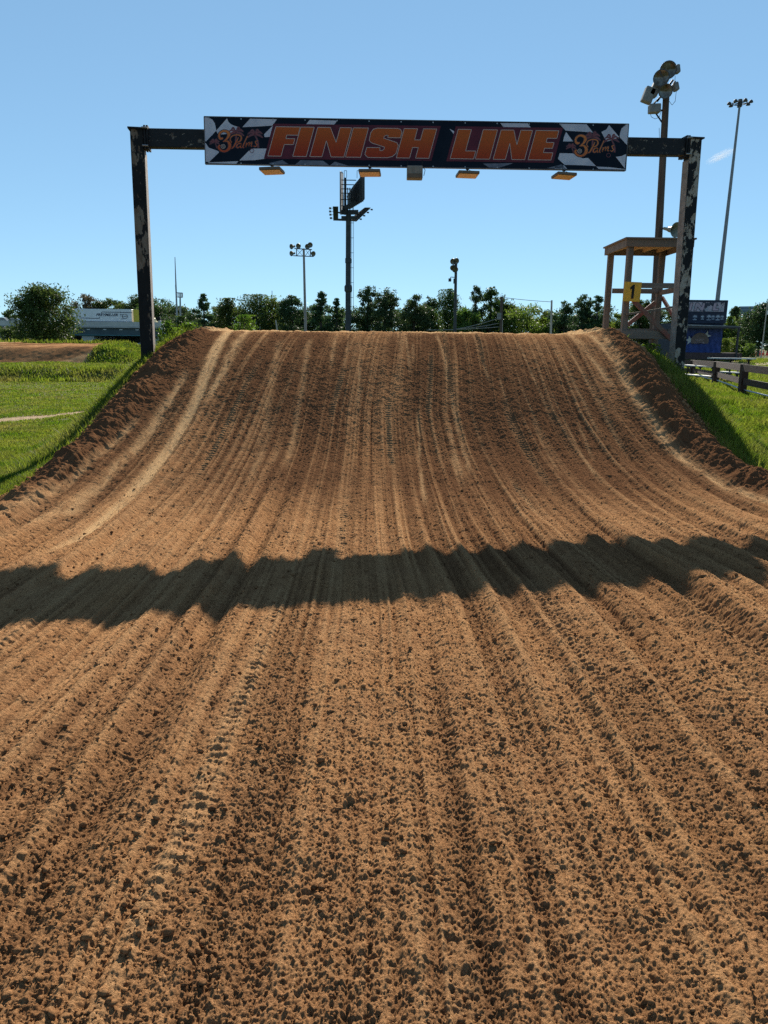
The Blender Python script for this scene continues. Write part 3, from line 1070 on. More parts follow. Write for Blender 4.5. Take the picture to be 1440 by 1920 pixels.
b = MB(); b.box(((x0 + x1) / 2, (TY0 + TY1) / 2, z_roof + .012), (x1 - x0 + 2 * ov + .1, TY1 - TY0 + 2 * ov + .1, .03))
b.build('roof', M_TIMBERH, t)
b = MB(); b.box(((x0 + x1) / 2, (TY0 + TY1) / 2, z_roof - .012), (x1 - x0 + 2 * ov - .05, TY1 - TY0 + 2 * ov - .05, .012))
for k in range(4):
    b.box((x0 + .1 + k * .3, (TY0 + TY1) / 2, z_roof - .05), (.038, TY1 - TY0 + .1, .065))
b.build('roof_underside', M_PLY, t)
f_ = PS / 2 + .02
b = MB(); b.box(((x0 + x1) / 2, TY0 - f_, z_rail), (x1 - x0 + PS, .036, .10)); b.build('rail', M_TIMBERH, t)
b = MB(); b.box(((x0 + x1) / 2, TY1 - f_ - .02, z_rail - .02), (x1 - x0 - PS, .036, .10)); b.build('rail', M_TIMBERH, t)
b = MB(); b.beam((x0, TY0 - f_, P(1180, 590, TY0).z), (x1, TY0 - f_, P(1250, 573, TY0).z), .036, .10, up=(0, 1, 0)); b.build('rail', M_TIMBERH, t)
b = MB(); b.beam((x1 - .02, TY0 + .1, z_rail - .05), (x1 - .02, TY1 - .1, z_rail - .05), .036, .10, up=(0, 0, 1)); b.build('rail', M_TIMBERH, t)
for y_ in (TY0 - f_, TY1 + f_):
    b = MB(); b.box(((x0 + x1) / 2, y_, z_floor - .075), (x1 - x0 + PS, .036, .16)); b.build('floor_beam', M_TIMBERH, t)
b = MB()
for k in range(9):
    b.box((x0 + .04 + k * (x1 - x0 - .08) / 8, (TY0 + TY1) / 2, z_floor + .025), (.115, TY1 - TY0 + .06, .035))
b.build('platform', M_TIMBERH, t)
b = MB(); b.beam(P(1187, 563, TY0 - .13), P(1262, 640, TY0 - .13), .085, .04); b.build('brace', M_REDWOOD, t)
b = MB(); b.beam((x1 + .085, TY1, z_rail - .15), (x1 + .085, TY0, z_floor + .0), .085, .036, up=(1, 0, 0)); b.build('brace', M_REDWOOD, t)
b = MB(); b.beam((x1 - .1, TY1 - .1, z_rail - .25), (x0 + .45, TY1 - .1, z_floor + .15), .085, .036); b.build('brace', M_REDWOOD, t)
pc = P(1185.5, 547, TY0 - .16)
M_YEL = pmat('yellow_placard', (.62, .34, .03), (.52, .29, .03), 8, rough=.5)
b = MB(); b.box(pc, (.335, .012, .37), Matrix.Rotation(.03, 3, 'Y'))
pl = tag(b.build('number_placard', M_YEL, None), 'yellow square placard with a black 1 fixed to the tower corner post', 'placard')
def flat_text(name, s_, size, loc, mt, parent, shear=0, ext=.002, rotz=0, sx=1, bold=0):
    cu = bpy.data.curves.new(name, 'FONT')
    cu.body = s_; cu.size = size; cu.shear = shear; cu.align_x = 'CENTER'; cu.align_y = 'CENTER'
    cu.extrude = ext; cu.offset = bold; cu.resolution_u = 3
    tmp = bpy.data.objects.new('tmp_text', cu)
    COL.objects.link(tmp)
    dg = bpy.context.evaluated_depsgraph_get()
    me = bpy.data.meshes.new_from_object(tmp.evaluated_get(dg))
    bpy.data.objects.remove(tmp)
    me.transform(Matrix.Diagonal((sx, 1, 1, 1)))
    me.transform(Matrix.Translation(Vector(loc)) @ Matrix.Rotation(rotz, 4, 'Z') @ Matrix.Rotation(R(90), 4, 'X'))
    off = Vector((0, 0, 0)); q = parent
    while q is not None:
        off += q.location; q = q.parent
    me.transform(Matrix.Translation(-off))
    me.name = name
    me.materials.clear(); me.materials.append(mt)
    return add_mesh(name, me, parent)
# figure 1, heavy with a flag
b = MB()
u_ = .125
one = [(-.20, -1), (.32, -1), (.42, 1), (.05, 1), (-.5, .62), (-.5, .32), (-.12, .42)]
b.prism([pc + Vector((a * u_ * .75, -.008, v * u_ * 1.05)) for a, v in one], (0, -.003, 0))
b.build('number', M_BLACK, pl)

# ------------------------------------------------------------------ lamps
M_BOWL = pmat('aluminium_reflector', (.16, .165, .16), (.22, .22, .21), 12, rough=.5, metal=.3)
M_GLASS = pmat('lamp_glass', (.05, .035, .018), (.13, .14, .12), 7, rough=.12, metal=.2, spec=.6)
M_RIMD = pmat('lamp_rim', (.04, .04, .04), rough=.5)
M_BALLAST = pmat('grey_ballast_box', (.13, .14, .14), (.18, .19, .19), 9, rough=.6)
def lamp(parent, c, d, r, side, glass=True):
    """round stadium lamp: bowl, glass front and ballast box behind it"""
    c = Vector(c); d = Vector(d).normalized()
    b = MB()
    b.lathe(c, d, [(-1.25 * r, .16 * r), (-1.15 * r, .42 * r), (-.8 * r, .62 * r), (-.4 * r, .86 * r), (0, 1.0 * r), (.02 * r, .94 * r), (-.38 * r, .8 * r), (-.75 * r, .5 * r)], 20)
    o = b.build('lamp', M_BOWL, parent, smooth=True)
    b = MB(); b.lathe(c, d, [(-.04 * r, 1.0 * r), (-.04 * r, 1.07 * r), (.06 * r, 1.07 * r), (.06 * r, .93 * r), (-.03 * r, .93 * r)], 20)
    b.build('rim', M_RIMD, o)
    b = MB(); b.lathe(c, d, [(-.03 * r, .96 * r), (-.16 * r, .7 * r), (-.22 * r, .35 * r), (-.24 * r, .01 * r)], 20)
    b.build('glass', M_GLASS, o, smooth=True)
    b = MB()
    z = -d
    p = c - d * 1.2 * r
    b.beam(p, p - d * .75 * r, .75 * r, .62 * r)
    b.build('ballast', M_BALLAST, o, bevel=.02 * r)
    return o

Yp = 22.0
pb, pt_ = P(1229, 640, Yp), P(1247.5, 140, Yp)
pb.z = ground_z(pb.x, pb.y) - .3
t = thing('floodlight_pole', 'dark wooden pole behind the tower carrying a cluster of big round lamps', 'light pole', tuple(pb))
b = MB(); b.cyl(pb, P(1249, 182, Yp), .125, .085, 14)
b.build('pole', M_POLEWOOD, t, smooth=False)
k = Yp / F_PX
def q(px, py, dy=0): return P(px, py, Yp + dy)
for px, py, r, d in ((1253, 131, .205, (-.1, -1, -.12)), (1240, 146, .195, (-.45, -1, -.1)), (1248, 171, .17, (-.15, -1, -.15))):
    lamp(t, q(px, py, -.35), d, r, 0)
for px, py, sx, sy, an in ((1215.5, 179, .27, .38, .32), (1229, 166, .22, .42, .42), (1227, 204, .30, .22, -.05), (1267, 163, .12, .2, -.3), (1270, 130, .1, .2, -.2)):
    b = MB(); b.box(q(px, py, -.1), (sx, .2, sy), Matrix.Rotation(an, 3, 'Y')); b.build('ballast_box', M_BALLAST, t, bevel=.02)
b = MB()
b.beam(q(1216, 207), q(1246, 207), .04, .04, up=(0, 1, 0))
b.beam(q(1228, 210), q(1243, 232), .03, .03)
b.beam(q(1232, 190), q(1262, 150), .05, .05)
b.beam(q(1246, 185), q(1266, 152), .04, .04)
b.beam(q(1220, 200), q(1240, 180), .04, .04)
b.build('lamp_bracket', M_BLACK, t)
b = MB()
b.tube([q(1219, 210), q(1221, 219), q(1228, 223), q(1236, 220), q(1240, 208)], .006, 5)
b.tube([q(1268, 172), q(1266, 190), q(1260, 197), q(1255, 190)], .006, 5)
b.tube([q(1266, 142), q(1265, 160)], .006, 5)
b.tube([q(1236, 240), q(1240, 440), q(1241, 500, -.15), q(1243, 540, -.15)], .006, 5)
b.build('cable', M_WIRE, t)
# horn loudspeaker on that pole
t = thing('horn_speaker', 'grey-green horn loudspeaker sticking out from the wooden pole above the tower roof', 'loudspeaker', tuple(q(1244, 428)))
M_HORN = pmat('horn_paint', (.17, .18, .15), (.22, .23, .19), 14, rough=.5)
b = MB(); b.lathe(q(1252, 430, -.2), q(1269, 431, -.5) - q(1252, 430, -.2), [(0, .035), (.05, .07), (.12, .08), (.20, .10), (.27, .16), (.31, .20), (.30, .19), (.24, .12), (.1, .05)], 18)
b.build('horn', M_HORN, t, smooth=True)
b = MB(); b.cyl(q(1244, 428, -.12), q(1253, 430, -.2), .035, .05); b.beam(q(1241, 428), q(1250, 430, -.18), .04, .03)
b.build('driver', M_HORN, t)

# tall highway mast on the right
Ym = 105.0
mb_, mt_ = P(1343, 575, Ym), P(1387.5, 192, Ym)
t = thing('high_mast_light', 'very tall slim grey highway mast with a ring of lamps on top', 'light mast', (mb_.x, mb_.y, mb_.z))
b = MB(); b.cyl(Vector((mb_.x, mb_.y, 0)) , mt_, .34, .13, 12)
b.build('mast', pmat('mast_grey', (.16, .175, .20), (.20, .21, .235), 3, rough=.5), t)
b = MB()
ringc = mt_ + Vector((0, 0, -.1))
pts = [ringc + Vector((.85 * math.cos(a), .85 * math.sin(a), 0)) for a in np.linspace(0, 2 * math.pi, 17)]
b.tube(pts, .06, 6)
for a in np.linspace(0, 2 * math.pi, 6, endpoint=False):
    b.beam(ringc, ringc + Vector((math.cos(a) * 1.1, math.sin(a) * 1.1, 0)), .07, .07)
b.cyl(ringc - Vector((0, 0, .4)), ringc + Vector((0, 0, .45)), .3, .25)
b.build('lamp_ring', M_DARKSTEEL, t)
for a in np.linspace(.3, 2 * math.pi + .3, 7, endpoint=False):
    c = ringc + Vector((math.cos(a) * 1.3, math.sin(a) * 1.3, -.05))
    b = MB(); b.lathe(c + Vector((0, 0, .25)), (0, 0, -1), [(0, .10), (.08, .2), (.25, .27), (.32, .26), (.34, .02)], 10)
    b.build('lamp', M_DARKSTEEL, t)

# track light, left of the big monopole
Yt = 88.0
def q2(px, py): return P(px, py, Yt)
pb, pt2 = q2(573.5, 640), q2(569.5, 466)
pb.z = .7
t = thing('track_light_pole', 'slim pale pole with a crossbar of six round lamps, left of the monopole billboard', 'light pole', tuple(pb))
b = MB(); b.cyl(pb, pt2, .17, .12, 10); b.build('pole', pmat('pale_pole', (.20, .18, .17), (.26, .24, .23), 5), t)
b = MB()
for a, c in (((552, 466), (585, 468)), ((550, 479.5), (588, 481)), ((556, 466), (556, 480)), ((582, 467), (582, 481)), ((556, 467), (568, 480)), ((568, 467), (556, 480)), ((572, 467), (582, 481)), ((582, 467), (572, 480))):
    b.beam(q2(*a), q2(*c), .09 if a[1] != c[1] and a[0] == c[0] or abs(a[0] - c[0]) > 20 else .04, .09)
b.build('crossbar', M_DARKSTEEL, t)
for px, py, d in ((547, 463, (-.8, -1, -.2)), (560, 462, (-.3, -1, -.2)), (577, 463, (.3, -1, -.2)), (582, 460, (.25, -1, -.1)), (547, 476, (-.8, -1, -.2)), (588, 476.5, (.8, -1, -.3))):
    lamp(t, q2(px, py) + Vector((0, -.3, 0)), d, .27, 0)

# pole with paired lamps, right of the monopole
Yq = 58.0
def q3(px, py): return P(px, py, Yq)
pb = q3(853, 640); pb.z = .6
t = thing('paired_lamp_pole', 'dark pole topped by stacked round lamps with a small camera arm', 'light pole', tuple(pb))
b = MB(); b.cyl(pb, q3(855, 492), .13, .10, 10); b.build('pole', M_DARKSTEEL, t)
for px, py, d in ((849, 491, (-.5, -1, -.3)), (855, 490, (.4, -1, -.3)), (849, 503, (-.3, -1, -.6)), (853, 506, (.1, -1, -.6))):
    lamp(t, q3(px, py) + Vector((0, -.2, 0)), d, .21, 0)
b = MB(); b.beam(q3(853, 520), q3(845, 519.5), .05, .05); b.beam(q3(845, 519.5), q3(844, 523), .04, .04); b.box(q3(843.5, 525), (.2, .2, .22)); b.box(q3(852, 527), (.14, .2, .35))
b.build('camera_arm', M_DARKSTEEL, t)

# ------------------------------------------------------------------ trees and shrubs
M_PINE = leafmat('pine_needles', (.032, .058, .026), (.062, .095, .038), .28, .5)
M_OAK = leafmat('oak_leaves', (.035, .06, .018), (.075, .105, .03), .3, .6)
M_LIGHT = leafmat('willow_leaves', (.07, .11, .025), (.12, .16, .04), .4, .5)
M_RUST = leafmat('rusty_leaves', (.09, .07, .045), (.07, .06, .03), .25, .5)
M_WEED = leafmat('weed_leaves', (.055, .095, .02), (.10, .14, .03), .45, 3)
M_BARK = pmat('tree_bark', (.055, .045, .038), (.09, .075, .06), 5, bump=.5, stretch=(1, 1, .2))


def leaf_quads(c, size, g, flat=0.0):
    """a small diamond leaf at every centre"""
    n = len(c)
    a = g.normal(size=(n, 3)); a[:, 2] *= (1 - flat)
    a /= np.linalg.norm(a, axis=1, keepdims=True)
    r = g.normal(size=(n, 3))
    b = np.cross(a, r); b /= np.linalg.norm(b, axis=1, keepdims=True)
    s = size * (.6 + .8 * g.random((n, 1)))
    v = np.stack([c - a * s, c - b * s * .45, c + a * s, c + b * s * .45], 1).reshape(-1, 3)
    f = np.arange(n * 4).reshape(n, 4)
    return v, f


def crown_points(kind, h, wd, n, g):
    """leaf centres for a crown of height h and width wd (base at 0)"""
    R_ = wd / 2
    base = {'pine': .10, 'sparse': .18, 'round': .18, 'oak': .12, 'willow': .03, 'narrow': .08, 'shrub': 0, 'stone': .35}[kind]
    ncl = {'pine': 60, 'sparse': 60, 'round': 46, 'oak': 80, 'willow': 60, 'narrow': 40, 'shrub': 26, 'stone': 34}[kind]
    def prof(t):
        if kind == 'pine': return np.clip((1 - t) ** .75 * (.9 + .25 * np.sin(t * 22)), .05, 1) * np.clip(t * 7 + .35, 0, 1)
        if kind == 'narrow': return np.clip(np.sin(np.pi * np.clip(t * .93 + .06, 0, 1)) ** .6, .08, 1)
        if kind == 'sparse': return np.clip(np.sin(np.pi * np.clip(t * .8 + .15, 0, 1)) ** .8, .12, 1) * (.8 + .3 * np.sin(t * 17))
        if kind == 'willow': return np.clip((1 - t) ** .45 * (.55 + .6 * np.clip(t * 3, 0, 1)), .1, 1)
        return np.sqrt(np.clip(1 - (2 * t - .9) ** 2 * .85, .02, 1))
    t = g.random(ncl) ** (.9)
    an = g.random(ncl) * 2 * np.pi
    rr = np.sqrt(g.random(ncl)) * .86
    p = prof(t) * (.78 + .4 * g.random(ncl))
    cx = np.cos(an) * rr * p * R_
    cy = np.sin(an) * rr * p * R_
    cz = h * (base + (1 - base) * t * .95)
    cr = R_ * (.17 + .16 * g.random(ncl)) * (.8 if kind in ('sparse', 'pine') else 1) * (.5 + .6 * prof(t))
    wgt = cr ** 1.7; wgt /= wgt.sum()
    k = g.choice(ncl, n, p=wgt)
    d = g.normal(size=(n, 3))
    d /= np.linalg.norm(d, axis=1, keepdims=True)
    rad = cr[k] * 1.15 * (g.random(n) ** .45) * (1 + (.4 if kind == 'oak' else .28) * g.normal(size=n))
    zs = {'pine': .5, 'willow': 1.7, 'narrow': 1.1, 'sparse': .6}.get(kind, .72)
    c = np.stack([cx[k], cy[k], cz[k]], 1) + d * rad[:, None] * np.array([1, 1, zs])
    if kind in ('willow', 'sparse'):        # upright twigs past the crown's outline
        m = n // 7
        j = g.integers(0, ncl, m)
        q_ = g.integers(0, 14, m) * 1.0
        tw = np.stack([cx[j] + .08 * R_ * np.sin(q_ * 9.1 + j), cy[j] + .08 * R_ * np.cos(q_ * 7 + j), cz[j] + cr[j] * (.6 + g.random(m) * 1.5)], 1)
        c[:m] = tw + g.normal(size=(m, 3)) * .035
    c[:, 2] = np.clip(c[:, 2], .04, h * 1.03)
    return c, np.stack([cx, cy, cz], 1)


def tree(name, kind, label, group, px, top, wpx, Y, n, leaf, mt, zb=None, cat='tree'):
    c0 = P(px, 640, Y)
    zb = ground_z(c0.x, Y) if zb is None and Y < 70 else (.68 if zb is None else zb)
    h = P(px, top, Y).z - zb
    wd = wpx * Y / F_PX * (1.02 if kind == 'oak' and Y < 90 else (1.35 if kind in ('pine', 'narrow') else 1.5))
    g = np.random.default_rng(int(px * 7 + Y * 3 + top))
    pts, cl = crown_points(kind, h, wd, n, g)
    t = thing(name, label, cat, (c0.x, Y, zb), group)
    v, f = leaf_quads(pts, leaf, g)
    add_mesh('crown' if cat == 'tree' else 'foliage', np_mesh('crown', v, f, mt), t)
    b = MB()
    r0 = max(.035 * h, .02) * (.55 if cat != 'tree' else .8)
    if cat == 'tree':
        top_t = h * (.8 if kind in ('pine', 'sparse', 'narrow') else .5)
        bend = g.normal(size=2) * .02 * h
        pts_ = [Vector((0, 0, -.3)), Vector((bend[0] * .4, bend[1] * .4, top_t * .5)), Vector((bend[0], bend[1], top_t))]
        b.cyl(pts_[0], pts_[1], r0, r0 * .7, 8); b.cyl(pts_[1], pts_[2], r0 * .7, r0 * .3, 8)
        for k in range(min(len(cl), 16)):
            e = Vector(cl[k]); s_ = Vector((bend[0] * .5, bend[1] * .5, min(e.z * .8, top_t)))
            if (e - s_).length > .1: b.cyl(s_, e, r0 * .3, r0 * .08, 5)
        b.build('trunk', M_BARK, t, world=False)
    else:
        for k in range(min(len(cl), 9)):
            e = Vector(cl[k])
            b.cyl(Vector((e.x * .15, e.y * .15, -.05)), e, r0 * .35, r0 * .12, 5)
        b.build('stem', M_BARK, t, world=False)
    return t


GT = 'trees of the far tree line'
TREES = [
 ('pine_tree', 'pine', 'dark conical pine standing alone at the left end of the far tree line', 385, 546, 62, 112, M_PINE),
 ('leafy_tree', 'willow', 'low loose tree just right of the lone conical pine', 432, 562, 48, 118, M_OAK),
 ('leafy_tree', 'willow', 'wide feathery-topped tree between the lone conical pine and track light pole', 478, 556, 70, 118, M_OAK),
 ('leafy_tree', 'willow', 'paler feathery tree with twigs on top, second left of the track light pole', 513, 558, 48, 120, M_LIGHT),
 ('leafy_tree', 'round', 'dark rounded tree immediately left of the track light pole', 547, 551, 44, 114, M_PINE),
 ('leafy_tree', 'shrub', 'low open tree behind the foot of the track light pole', 574, 584, 36, 124, M_OAK),
 ('pine_tree', 'pine', 'tall dark tree immediately right of the track light pole', 603, 543, 54, 112, M_PINE),
 ('pine_tree', 'pine', 'dark tapering tree touching the left side of the monopole', 631, 555, 40, 114, M_PINE),
 ('pine_tree', 'sparse', 'thin airy pine with sky showing through, first right of the monopole', 690, 537, 50, 116, M_PINE),
 ('pine_tree', 'sparse', 'broad ragged pine, second right of the monopole', 722, 542, 54, 112, M_PINE),
 ('leafy_tree', 'round', 'dark bushy tree midway between the monopole and the paired lamp pole', 776, 551, 46, 112, M_PINE),
 ('leafy_tree', 'round', 'smaller bushy tree left of the paired lamp pole', 801, 552, 34, 116, M_OAK),
 ('leafy_tree', 'willow', 'spiky-topped tree right behind the paired lamp pole', 838, 546, 58, 116, M_OAK),
 ('leafy_tree', 'shrub', 'low yellow-green tree at the right foot of the paired lamp pole', 872, 577, 50, 112, M_LIGHT),
 ('pine_tree', 'narrow', 'tall narrow dark pine right of the paired lamp pole', 891, 533, 32, 114, M_PINE),
 ('leafy_tree', 'sparse', 'airy mid-green tree right beside the tall narrow pine', 917, 540, 46, 118, M_OAK),
 ('leafy_tree', 'sparse', 'thin tree behind the short utility pole with the transformer', 943, 556, 40, 120, M_OAK),
 ('leafy_tree', 'round', 'wide low yellow-green tree left of the bare pale pole', 985, 572, 84, 116, M_LIGHT),
 ('leafy_tree', 'shrub', 'small tree just left of the bare pale pole', 1022, 585, 30, 118, M_OAK),
 ('pine_tree', 'round', 'dark round-headed pine right of the bare pale pole', 1055, 562, 38, 112, M_PINE),
 ('pine_tree', 'sparse', 'open-branched pine between the round-headed pine and the dense tree', 1090, 553, 44, 116, M_PINE),
 ('pine_tree', 'pine', 'dark dense tree directly left of the flagger tower', 1117, 547, 52, 112, M_PINE),
 ('leafy_tree', 'round', 'olive tree seen through the flagger tower', 1195, 560, 44, 118, M_OAK),
 ('leafy_tree', 'shrub', 'low olive tree between the left legs of the flagger tower', 1156, 585, 40, 116, M_LIGHT),
 ('leafy_tree', 'round', 'dark tree seen low through the tower frame beside the wooden pole', 1225, 575, 50, 120, M_PINE),
]
for nm, kd, lb, px, top, wp, Y, mt in TREES:
    tree(nm, kd, lb, GT, px, top, wp, Y, 9000 if wp > 40 else 6000, .15, mt)
MARKS = [(333, 'the antenna mast'), (385, 'the lone conical pine'), (432, 'the low loose tree'), (478, 'the wide feathery tree'), (513, 'the pale twiggy tree'), (547, 'the dark rounded tree'),
         (572, 'the track light pole'), (603, 'the tall dark tree'), (652, 'the monopole'), (690, 'the thin airy pine'), (722, 'the broad ragged pine'), (776, 'the dark bushy tree'),
         (801, 'the smaller bushy tree'), (853, 'the paired lamp pole'), (891, 'the tall narrow pine'), (917, 'the airy mid-green tree'), (941, 'the utility pole'),
         (985, 'the wide yellow-green tree'), (1034, 'the bare pale pole'), (1055, 'the round-headed pine'), (1090, 'the open-branched pine'), (1117, 'the dense tree'), (1185, 'the placard post'), (1260, 'the right gantry post')]
fill = [340, 408, 452, 497, 530, 560, 588, 616, 645, 668, 706, 748, 762, 790, 818, 855, 905, 930, 958, 1005, 1040, 1072, 1105, 1134, 1180, 1245, 1275]
for k, px in enumerate(fill):
    near_ = min(MARKS, key=lambda m_: abs(m_[0] - px))
    side_ = 'left of' if px < near_[0] - 6 else ('right of' if px > near_[0] + 6 else 'behind')
    size_ = ('low', 'taller', 'ragged', 'wide')[k % 4]
    tree('shrub', 'shrub', '%s dark shrub low in the tree line, %s %s' % (size_, side_, near_[1]), 'shrubs at the foot of the tree line',
         px, 570 + (k * 37 % 17), 54 + (k * 23 % 18), 124 + k % 3, 4200, .18, (M_PINE, M_OAK, M_OAK)[k % 3], cat='shrub')
# left of the gantry
tree('oak_tree', 'oak', 'large dark leafy tree standing in front of the highway overpass on the left', None, 86, 534, 126, 80, 17000, .135, M_OAK)
tree('shrub', 'shrub', 'loose olive bush at the left foot of the big dark tree', None, 33, 610, 46, 84, 3000, .13, M_OAK, cat='shrub')
BG = 'trees behind the overpass'
for lb, px, top, wp, kd, mt in (('rusty brown round tree rising above the white trailer', 166, 549, 46, 'round', M_RUST),
        ('small round tree behind the cars on the overpass', 26, 581, 32, 'round', M_OAK),
        ('flat-crowned tree above the middle of the white trailer', 212, 562, 52, 'stone', M_OAK),
        ('broad flat-crowned tree left of the gantry post above the truck', 248, 554, 52, 'stone', M_OAK),
        ('broad flat-crowned tree just right of the left gantry post', 300, 560, 56, 'stone', M_OAK),
        ('lower tree between the left gantry post and the antenna mast', 340, 574, 42, 'round', M_OAK)):
    tree('leafy_tree', kd, lb, BG, px, top, wp, 215, 7500, .27, mt)
for k, px in enumerate((185, 228, 275, 322, 362, 400)):
    tree('shrub', 'shrub', 'low tree over the overpass parapet ' + ('behind the trailer lettering', 'behind the front of the trailer', 'hidden by the left gantry post', 'right of the lorry bonnet', 'right of the antenna mast', 'left of the lone conical pine')[k], 'low growth behind the overpass', px, 581, 62, 212, 4200, .3, M_OAK, cat='shrub')
tree('shrub', 'willow', 'dark ragged bush around the foot of the antenna mast', None, 342, 596, 46, 62, 3600, .1, M_OAK, cat='shrub')
# right of the gantry
for lb, px, top, wp, Y, kd, mt in (('small dark round tree between the kiosk and the far billboard', 1374, 573, 24, 130, 'round', M_PINE),
        ('pale green tree under the left edge of the far billboard', 1366, 596, 34, 112, 'willow', M_LIGHT),
        ('olive tree in front of the far billboard', 1396, 594, 44, 118, 'willow', M_OAK),
        ('large dark tree at the right edge, standing behind the flagpole', 1424, 566, 46, 98, 'oak', M_PINE),
        ('dark tall tree cut off by the right edge of the picture', 1450, 550, 44, 104, 'oak', M_PINE),
        ('dark tree hidden mostly by the kiosk sign', 1330, 600, 60, 120, 'round', M_PINE)):
    tree('leafy_tree', kd, lb, 'trees right of the kiosk', px, top, wp, Y, 9000, .14, mt)
for k, (px, top, wp, Y) in enumerate(((1362, 636, 24, 90), (1376, 634, 26, 92), (1392, 640, 28, 90), (1408, 646, 26, 88))):
    tree('weed_thicket', 'willow', ('pale weedy thicket beside the kiosk wall', 'tall pale weeds left of the orange cones, nearest the kiosk post', 'rounded weed thicket midway between kiosk and cones', 'low weed thicket just left of the orange cones')[k],
         'weed thickets beyond the yard', px, top, wp, Y, 2400, .09, M_LIGHT if k != 2 else M_OAK, cat='thicket')

# ------------------------------------------------------------------ monopole billboard
Yb = 100.0
def qb(px, py, dy=0): return P(px, py, Yb + dy)
M_BB = pmat('billboard_back_steel', (.022, .030, .036), (.04, .048, .055), 2, rough=.6)
pb = qb(652.5, 640); pb.z = .6
t = thing('monopole_billboard', 'tall dark steel monopole carrying a V-shaped billboard seen from behind', 'billboard', tuple(pb))
b = MB()
b.cyl(pb, qb(653.5, 395), .37, .33, 16)
b.build('pole', M_BB, t, smooth=False)
b = MB(); b.lathe(qb(653, 541.5), (0, 0, -1), [(-.5, .37), (-.3, .5), (.25, .5), (.45, .37)], 16)
b.build('collar', M_BB, t)
b = MB(); b.lathe(qb(653, 484), (0, 0, -1), [(0, .35), (.02, .40), (.6, .40), (.62, .36)], 16)
b.build('sleeve', M_BB, t)
# right wing: panel going away to the middle
pa, pb_, pc_, pd = qb(681.5, 325, -3), qb(682, 372, -3), qb(652, 398, 5), qb(652, 366, 5)
wing = Vector((pd.x - pa.x, pd.y - pa.y, 0)).normalized()
def wall(b, x0_, y0_, x1_, y1_, z0_, z1_, th):
    b.beam(Vector((x0_, y0_, (z0_ + z1_) / 2)), Vector((x1_, y1_, (z0_ + z1_) / 2)), z1_ - z0_, th, up=(0, 0, 1)) if False else None
    d = Vector((x1_ - x0_, y1_ - y0_, 0)); nrm = Vector((-d.y, d.x, 0)).normalized() * th
    b.prism([Vector((x0_, y0_, z0_)), Vector((x1_, y1_, z0_)), Vector((x1_, y1_, z1_)), Vector((x0_, y0_, z1_))], nrm)
zt, zb_ = pa.z, pb_.z
N0, N1 = qb(682, 350, -4), qb(657, 350, 12)
b = MB()
b.prism([qb(682, 324.5, -4), qb(682, 373, -4), qb(679, 377, -3.4), qb(655, 392, 10), qb(650, 368, 10), qb(661, 350, 6)], (.12, .1, 0))
b.build('panel', M_BB, t)
for k in range(9):
    b = MB()
    f_ = k / 8
    p0 = qb(680 - 24 * f_, 328 + 34 * f_, -4.2 + 12 * f_); p1 = qb(680 - 24 * f_, 378 + 14 * f_, -4.2 + 12 * f_)
    b.beam(p0, p1, .16, .16)
    b.build('upright', M_DARKSTEEL, t)
b = MB()
b.prism([qb(637, 321, -4), qb(637, 400, -4), qb(640, 402, 6), qb(642.5, 402, 8), qb(642.5, 325, 8), qb(640, 321.5, 0)], (.1, .1, 0))
b.build('panel', M_BB, t)
b = MB()
b.prism([qb(645, 333, 0), qb(645, 395, 0), qb(649.5, 395, 0), qb(649.5, 333, 0)], (0, .15, 0))
b.build('inner_panel', M_BB, t)
b = MB()
for yy in (337.5, 346, 354, 362, 374, 386):
    b.beam(qb(638, yy), qb(668 if yy < 350 else 660, yy + .5), .09, .09)
for xx in (643.5, 648, 652, 656, 662):
    b.beam(qb(xx, 352 + (12 if xx < 650 else 0)), qb(xx, 398), .12, .12)
b.beam(qb(638, 398), qb(672, 398), .5, .5)
b.beam(qb(640, 408, 0), qb(668, 408, 0), .35, .35)
b.beam(qb(644, 392), qb(668, 380), .5, .5)
b.build('frame', M_BB, t)
b = MB()
for x_ in (645.5, 650):
    b.tube([qb(x_, 333), qb(x_, 320), qb(x_ + (4 if x_ < 646 else -3), 320)], .03, 5)
for x_ in (669.5, 675):
    b.tube([qb(x_, 334), qb(x_, 320), qb(x_ + 4, 320)], .03, 5)
b.build('ladder_hoop', M_BB, t)
b = MB(); b.prism([qb(624, 387, -2), qb(634, 387, -2), qb(634, 413, 0), qb(625, 413, 0)], (0, .3, 0))
b.beam(qb(625, 411.5), qb(650, 412.5), .2, .4); b.beam(qb(633, 398), qb(648, 402), .15, .3)
b.build('catwalk', M_BB, t)
b = MB(); b.prism([qb(654, 413, 2), qb(668, 414, 0), qb(694.5, 389, -4), qb(684, 389, -2), qb(668, 401, 2)], (0, .3, -.05))
b.build('catwalk', M_BB, t)
for px, py in ((619, 390.5), (619, 396.5), (619.5, 402.5), (620.5, 409)):
    b = MB(); c = qb(px, py, -2); b.box(c, (.26, .25, .2)); b.beam(c, qb(625, py, -1), .04, .04); b.build('panel_lamp', M_BALLAST, t)
for px, py in ((697, 393), (690, 398.5), (683, 404.5), (676.5, 411)):
    b = MB(); c = qb(px, py, -2); b.box(c, (.26, .25, .14)); b.beam(c, qb(px - 5, py - 1, -1), .04, .04); b.build('panel_lamp', M_DARKSTEEL, t)
b = MB()
for x_ in (659.3, 662.6): b.tube([qb(x_ + .4, 414), qb(x_, 600)], .028, 5)
for yy in range(418, 600, 28): b.beam(qb(655, yy), qb(662.5, yy), .05, .05)
b.build('ladder', M_BB, t)

